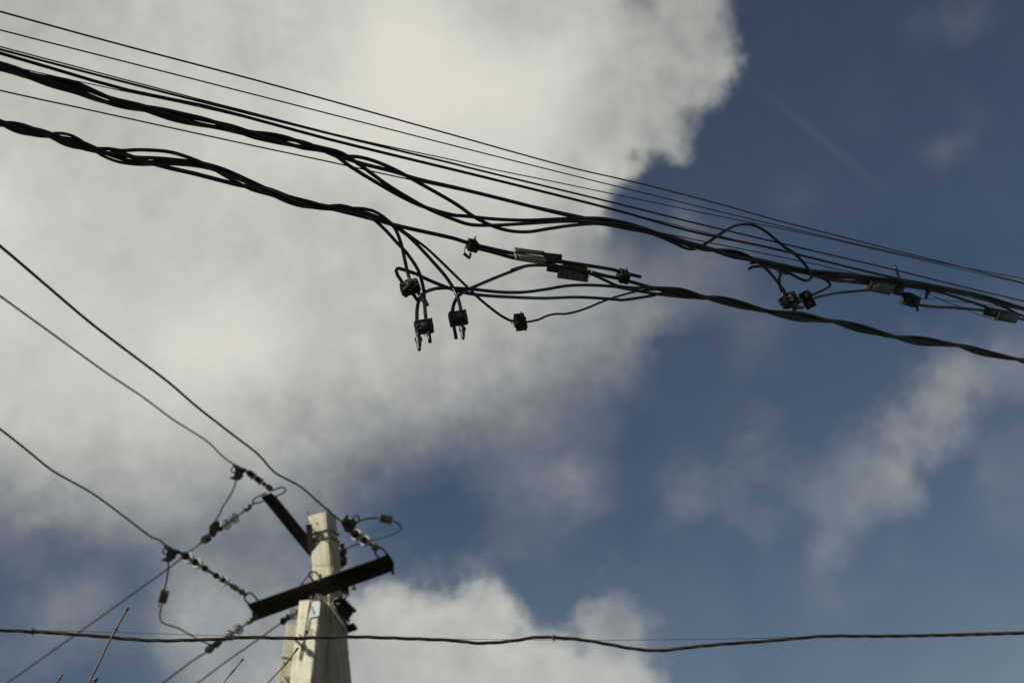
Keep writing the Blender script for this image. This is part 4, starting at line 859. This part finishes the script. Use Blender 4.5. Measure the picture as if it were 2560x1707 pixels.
sD = string_('pair of bright white discs above the right end of the lower crossarm', iD, iD1, [(.42, .060, .05), (.74, .064, .05)], M_PORC, [(.50, .040, .06), (.82, .044, .07)], [(.03, .040, .10)])
iB = B_in; iB1 = P(*a_('o', 640, 1040), zt + .28)
def thin_discs(label, pa, pb, pairs, links):
    ax = pb - pa; L = ax.length; ax.normalize(); t = thing('insulator_string', pa, label, 'insulator', 'insulator strings at the pole')
    MB().tube([pa, pa + ax * L * .5, pb], .011, 8).build('link_rod', M_FIT, t)
    for f0 in pairs:
        for dd in (0, .032): MB().lathe(pa + ax * (L * f0 + dd), ax, [(0, .02), (.004, .058), (.010, .064), (.015, .058), (.019, .02)], 20).build('disc', M_GLASS, t)
    for f0, r, h in links: b = MB(); cap_(b, pa + ax * L * f0, ax, r, h); b.build('clevis', M_ZINC, t)
thin_discs('clear glass disc string slanting down left from the upper crossarm tip', iB, iB1, (.50, .72), [(.10, .034, .10), (.9, .03, .05)])
iE1 = P(*a_('t', 590, 640), z0 + .28)
thin_discs('clear glass disc string under the left end of the lower crossarm', E_in, iE1, (.40, .68), [(.0, .034, .09), (.85, .03, .05)])
iF1 = P(*a_('t', 1880, 190), 15.87)
thin_discs('short glass disc string beside the blue sign', F_in, iF1, (.25,), [(.02, .03, .05), (.75, .035, .06)])

# strain clamps at the wire ends
def clamp_poly(v, pts, z, th, label, extra=(), rings=(), m=M_FIT):
    c = P(*a_(v, *pts[0]), z); t = thing('strain_clamp', c, label, 'strain clamp', 'strain clamps on the line wires')
    MB().plate([P(*q, z) for q in px(v, *pts)], F_ * th).build('body', m, t)
    for q in rings:
        MB().tube(cat([P(x, y, z - .0) for x, y in px(v, *q)], .01), .0075, 8).build('hook', m, t)
    for pts2, mm, th2 in extra: MB().plate([P(*q, z - .02) for q in px(v, *pts2)], F_ * th2).build('keeper', mm, t)
    return t
clamp_poly('n', [(410, 180), (540, 245), (720, 300), (770, 375), (700, 400), (655, 440), (655, 510), (590, 580), (490, 595), (330, 530), (450, 470), (460, 400), (480, 320), (440, 260)], depth(iA1) - .02, .05,
           'dark wedge clamp where the wire meets the upper crossarm string', [([(470, 215), (560, 262), (720, 300), (715, 318), (560, 285), (470, 240)], M_ZINC, .05)], [((425, 250), (385, 300), (372, 350), (400, 395), (450, 395))])
clamp_poly('p', [(245, 165), (370, 235), (515, 265), (560, 330), (490, 345), (462, 390), (455, 430), (385, 485), (320, 505), (175, 458), (290, 400), (290, 330), (310, 275), (262, 240)], depth(iC1) - .02, .05,
           'dark wedge clamp where the left wire meets the long disc string', [([(280, 200), (390, 240), (520, 262), (515, 280), (390, 262), (285, 228)], M_ZINC, .05)], [((250, 225), (218, 270), (212, 315), (240, 345), (290, 345))])
clamp_poly('q', [(330, 380), (360, 270), (405, 240), (460, 150), (490, 165), (480, 260), (560, 285), (620, 230), (640, 300), (720, 330), (690, 420), (620, 530), (540, 600), (420, 560), (390, 470)], depth(iD1) - .02, .06,
           'rusty wire clamp beside the pole top at the white discs', [([(350, 275), (430, 270), (470, 320), (360, 330)], M_RUST, .04)], [((600, 260), (680, 180), (730, 190), (765, 260), (745, 320), (690, 350))])
clamp_poly('o', [(500, 850), (560, 800), (650, 810), (670, 880), (640, 980), (620, 1060), (560, 1190), (480, 1180), (430, 1060), (440, 920)], depth(iB1) - .03, .07,
           'dark bolted clamp on the wire below the upper crossarm string', [([(440, 1080), (480, 1140), (440, 1300), (340, 1360), (200, 1330), (240, 1190), (340, 1130)], M_ZINC, .05), ([(330, 1200), (450, 1180), (460, 1290), (380, 1330)], M_FIT, .10)])
clamp_poly('t', [(560, 630), (585, 690), (520, 760), (440, 770), (380, 700), (450, 640)], depth(iE1) - .02, .06,
           'bolted clamp on the wire behind the brown cable', [([(330, 710), (420, 740), (440, 800), (400, 860), (340, 880), (255, 850), (260, 770)], M_ZINC, .05), ([(290, 750), (360, 760), (370, 820), (290, 830)], M_RUST, .09)])
clamp_poly('t', [(1950, 120), (1950, 220), (1880, 235), (1830, 300), (1780, 325), (1730, 280), (1740, 190), (1830, 175), (1860, 110)], depth(iF1) - .02, .06,
           'small dark clamp left of the concrete strut')

# jumper wires and the clamps on them
def jumper(pts, zs, r, label):
    n = len(pts); p3 = [P(q[0], q[1], zs[0] + (zs[1] - zs[0]) * i / (n - 1)) for i, q in enumerate(pts)]
    return tag(MB().tube(cat(p3, .04), r, 8).build('jumper_wire', M_ALU), label, 'jumper wire', 'jumper wires at the pole')
jumper(px('n', (490, 590), (460, 720), (390, 880), (270, 1080), (120, 1320)) + px('o', (720, 570), (620, 720), (545, 850)), (depth(iA1), depth(iB1)), .0088, 'jumper wire drooping from the upper wedge clamp to the clamp below')
zc0, zc1 = depth(iC1), depth(iE1)
jumper(px('p', (322, 500), (320, 620), (300, 790), (260, 980), (215, 1160), (200, 1330), (160, 1480)) + px('G', (1468, 950), (1480, 1000), (1530, 1030), (1640, 1065), (1750, 1125), (1850, 1180), (1960, 1225)), (zc0, zc1), .0088, 'jumper wire hanging below the left wedge clamp and sweeping right')
jumper(px('q', (720, 350), (790, 305), (950, 260), (1130, 235), (1280, 245), (1420, 250), (1560, 285), (1680, 350), (1770, 430), (1795, 490), (1740, 560), (1600, 630), (1400, 690), (1100, 770), (900, 830), (700, 890), (500, 960), (330, 1020)), (depth(iD1) - .02, 16.25), .0085, 'jumper wire looping right of the pole to the brown insulator')
def pg(v, c, dirp, ln, w, z, label):
    p = P(*a_(v, *c), z); d = (P(*a_(v, c[0] + dirp[0], c[1] + dirp[1]), z) - p).normalized(); n = d.cross(F_).normalized(); s = z / FPX
    t = thing('jumper_clamp', p, label, 'jumper clamp', 'clamps on the jumper wires')
    b = MB(); b.box(p - F_ * .02, d * ln / 2 * s, n * w * .5 * s, F_ * .012, cham=.006); b.box(p + F_ * .02, d * ln / 2 * s * .95, n * w * .46 * s, F_ * .012, cham=.006)
    b.tube([p + n * w * .25 * s - d * ln * .5 * s, p + n * w * .25 * s + d * ln * .5 * s], w * .25 * s, 8); b.tube([p - n * w * .25 * s - d * ln * .5 * s, p - n * w * .25 * s + d * ln * .5 * s], w * .27 * s, 8)
    b.build('body', M_ZINC, t)
    for k in (-.28, .28): MB().lathe(p - F_ * .05 + d * k * ln * s, F_, [(0, .010), (.012, .012), (.09, .012)], 6, False).build('bolt', M_FIT, t)
    return t
pg('p', (232, 1180), (-60, 220), 29, 17, zc0 + (zc1 - zc0) * .35, 'two bolt clamp on the jumper under the left wedge clamp')
pg('q', (1420, 258), (200, 40), 29, 17, depth(iD1) + .15, 'two bolt clamp on the jumper loop right of the pole')
tag(MB().tube([P(*q, zc0 + (zc1 - zc0) * .4) for q in px('p', (160, 1290), (130, 1380))], .0075, 8).build('wire_tail', M_ALU), 'cut wire tail sticking out of the left jumper clamp', 'wire tail')

# ------------------------------------------------------------------ bare shrub whose shoot tips reach into the frame
sb = Vector((-1.75, 5.15, 0))
shrub = thing('bare_shrub', sb, 'leafless shrub with thin tan shoots rising into the bottom of the frame', 'shrub')
def shoot(tip_pts, z, r0, buds, rt=.6):
    p3 = [P(q[0], q[1], z) for q in tip_pts]; low = p3[-1]; t = (p3[-1] - p3[-2]).normalized()
    down = low + t * .35; down2 = sb + Vector((random.uniform(-.08, .08), random.uniform(-.08, .08), .05)); mid = (down + down2) / 2 + Vector((random.uniform(-.1, .1), .1, 0))
    path = cat(p3 + [down, mid, down2], .02); n = len(path)
    rr = [r0 * (rt + (1 - rt) * min(1, i / 30)) * (1 + .8 * i / n) for i in range(n)]
    for q in buds:
        bp = P(q[0], q[1], z)
        for i, p in enumerate(path):
            d = (p - bp).length
            if d < .022: rr[i] *= 1 + .35 * (1 - d / .022)
    path = [p + Vector((math.sin(i * .9 + z), math.cos(i * .7), 0)) * .0006 for i, p in enumerate(path)]
    so = MB().tube(path, rr, 8).build('shoot', M_BARK, shrub)
    for q in buds:
        bp = P(q[0], q[1], z); dv = (P(q[0] + q[2], q[1] + q[3], z) - bp); L = dv.length; dv.normalize()
        MB().lathe(bp, dv, [(0, L * .2), (L * .3, L * .36), (L * .6, L * .3), (L * .85, L * .14), (L, L * .02)], 8).build('bud', M_BUD, so)
zs = 5.0
shoot(px('u', (1655, 165), (1430, 560), (1060, 1290), (930, 1568)), zs, .0043, [a_('u', 1640, 190) + (4, -9), a_('u', 1655, 180) + (5, -5), a_('u', 1420, 560) + (-3, -6.5), a_('u', 1445, 575) + (5, -1), a_('u', 1060, 1290) + (3, -4)])
shoot(px('u', (1080, 1480), (1010, 1530), (900, 1640)), zs + .05, .0035, [a_('u', 1010, 1530) + (13, -9), a_('u', 1050, 1490) + (5, -4)])
shoot(px('u', (425, 1415), (360, 1490), (290, 1568)), zs + .1, .0038, [a_('u', 400, 1440) + (5, -6), a_('u', 350, 1490) + (-2, -5), a_('u', 380, 1490) + (4, 1)])
shoot(px('t', (995, 1000), (790, 1240), (610, 1466)), zs + .15, .0038, [a_('t', 970, 1030) + (4, -7), a_('t', 990, 1010) + (5, -2), a_('t', 790, 1240) + (-3, -3), a_('t', 790, 1245) + (3, 2)])
shoot(px('t', (2060, 800), (1830, 1090), (1480, 1466)), zs + .2, .0040, [a_('t', 2045, 815) + (5, -7), a_('t', 2060, 800) + (4, -5), a_('t', 1820, 1085) + (-4, -4), a_('t', 1840, 1100) + (3, -2)])
MB().lathe(sb, Vector((0, 0, 1)), [(0, .09), (.05, .07), (.12, .05), (.2, .02)], 12).build('root_crown', M_BARK, shrub)
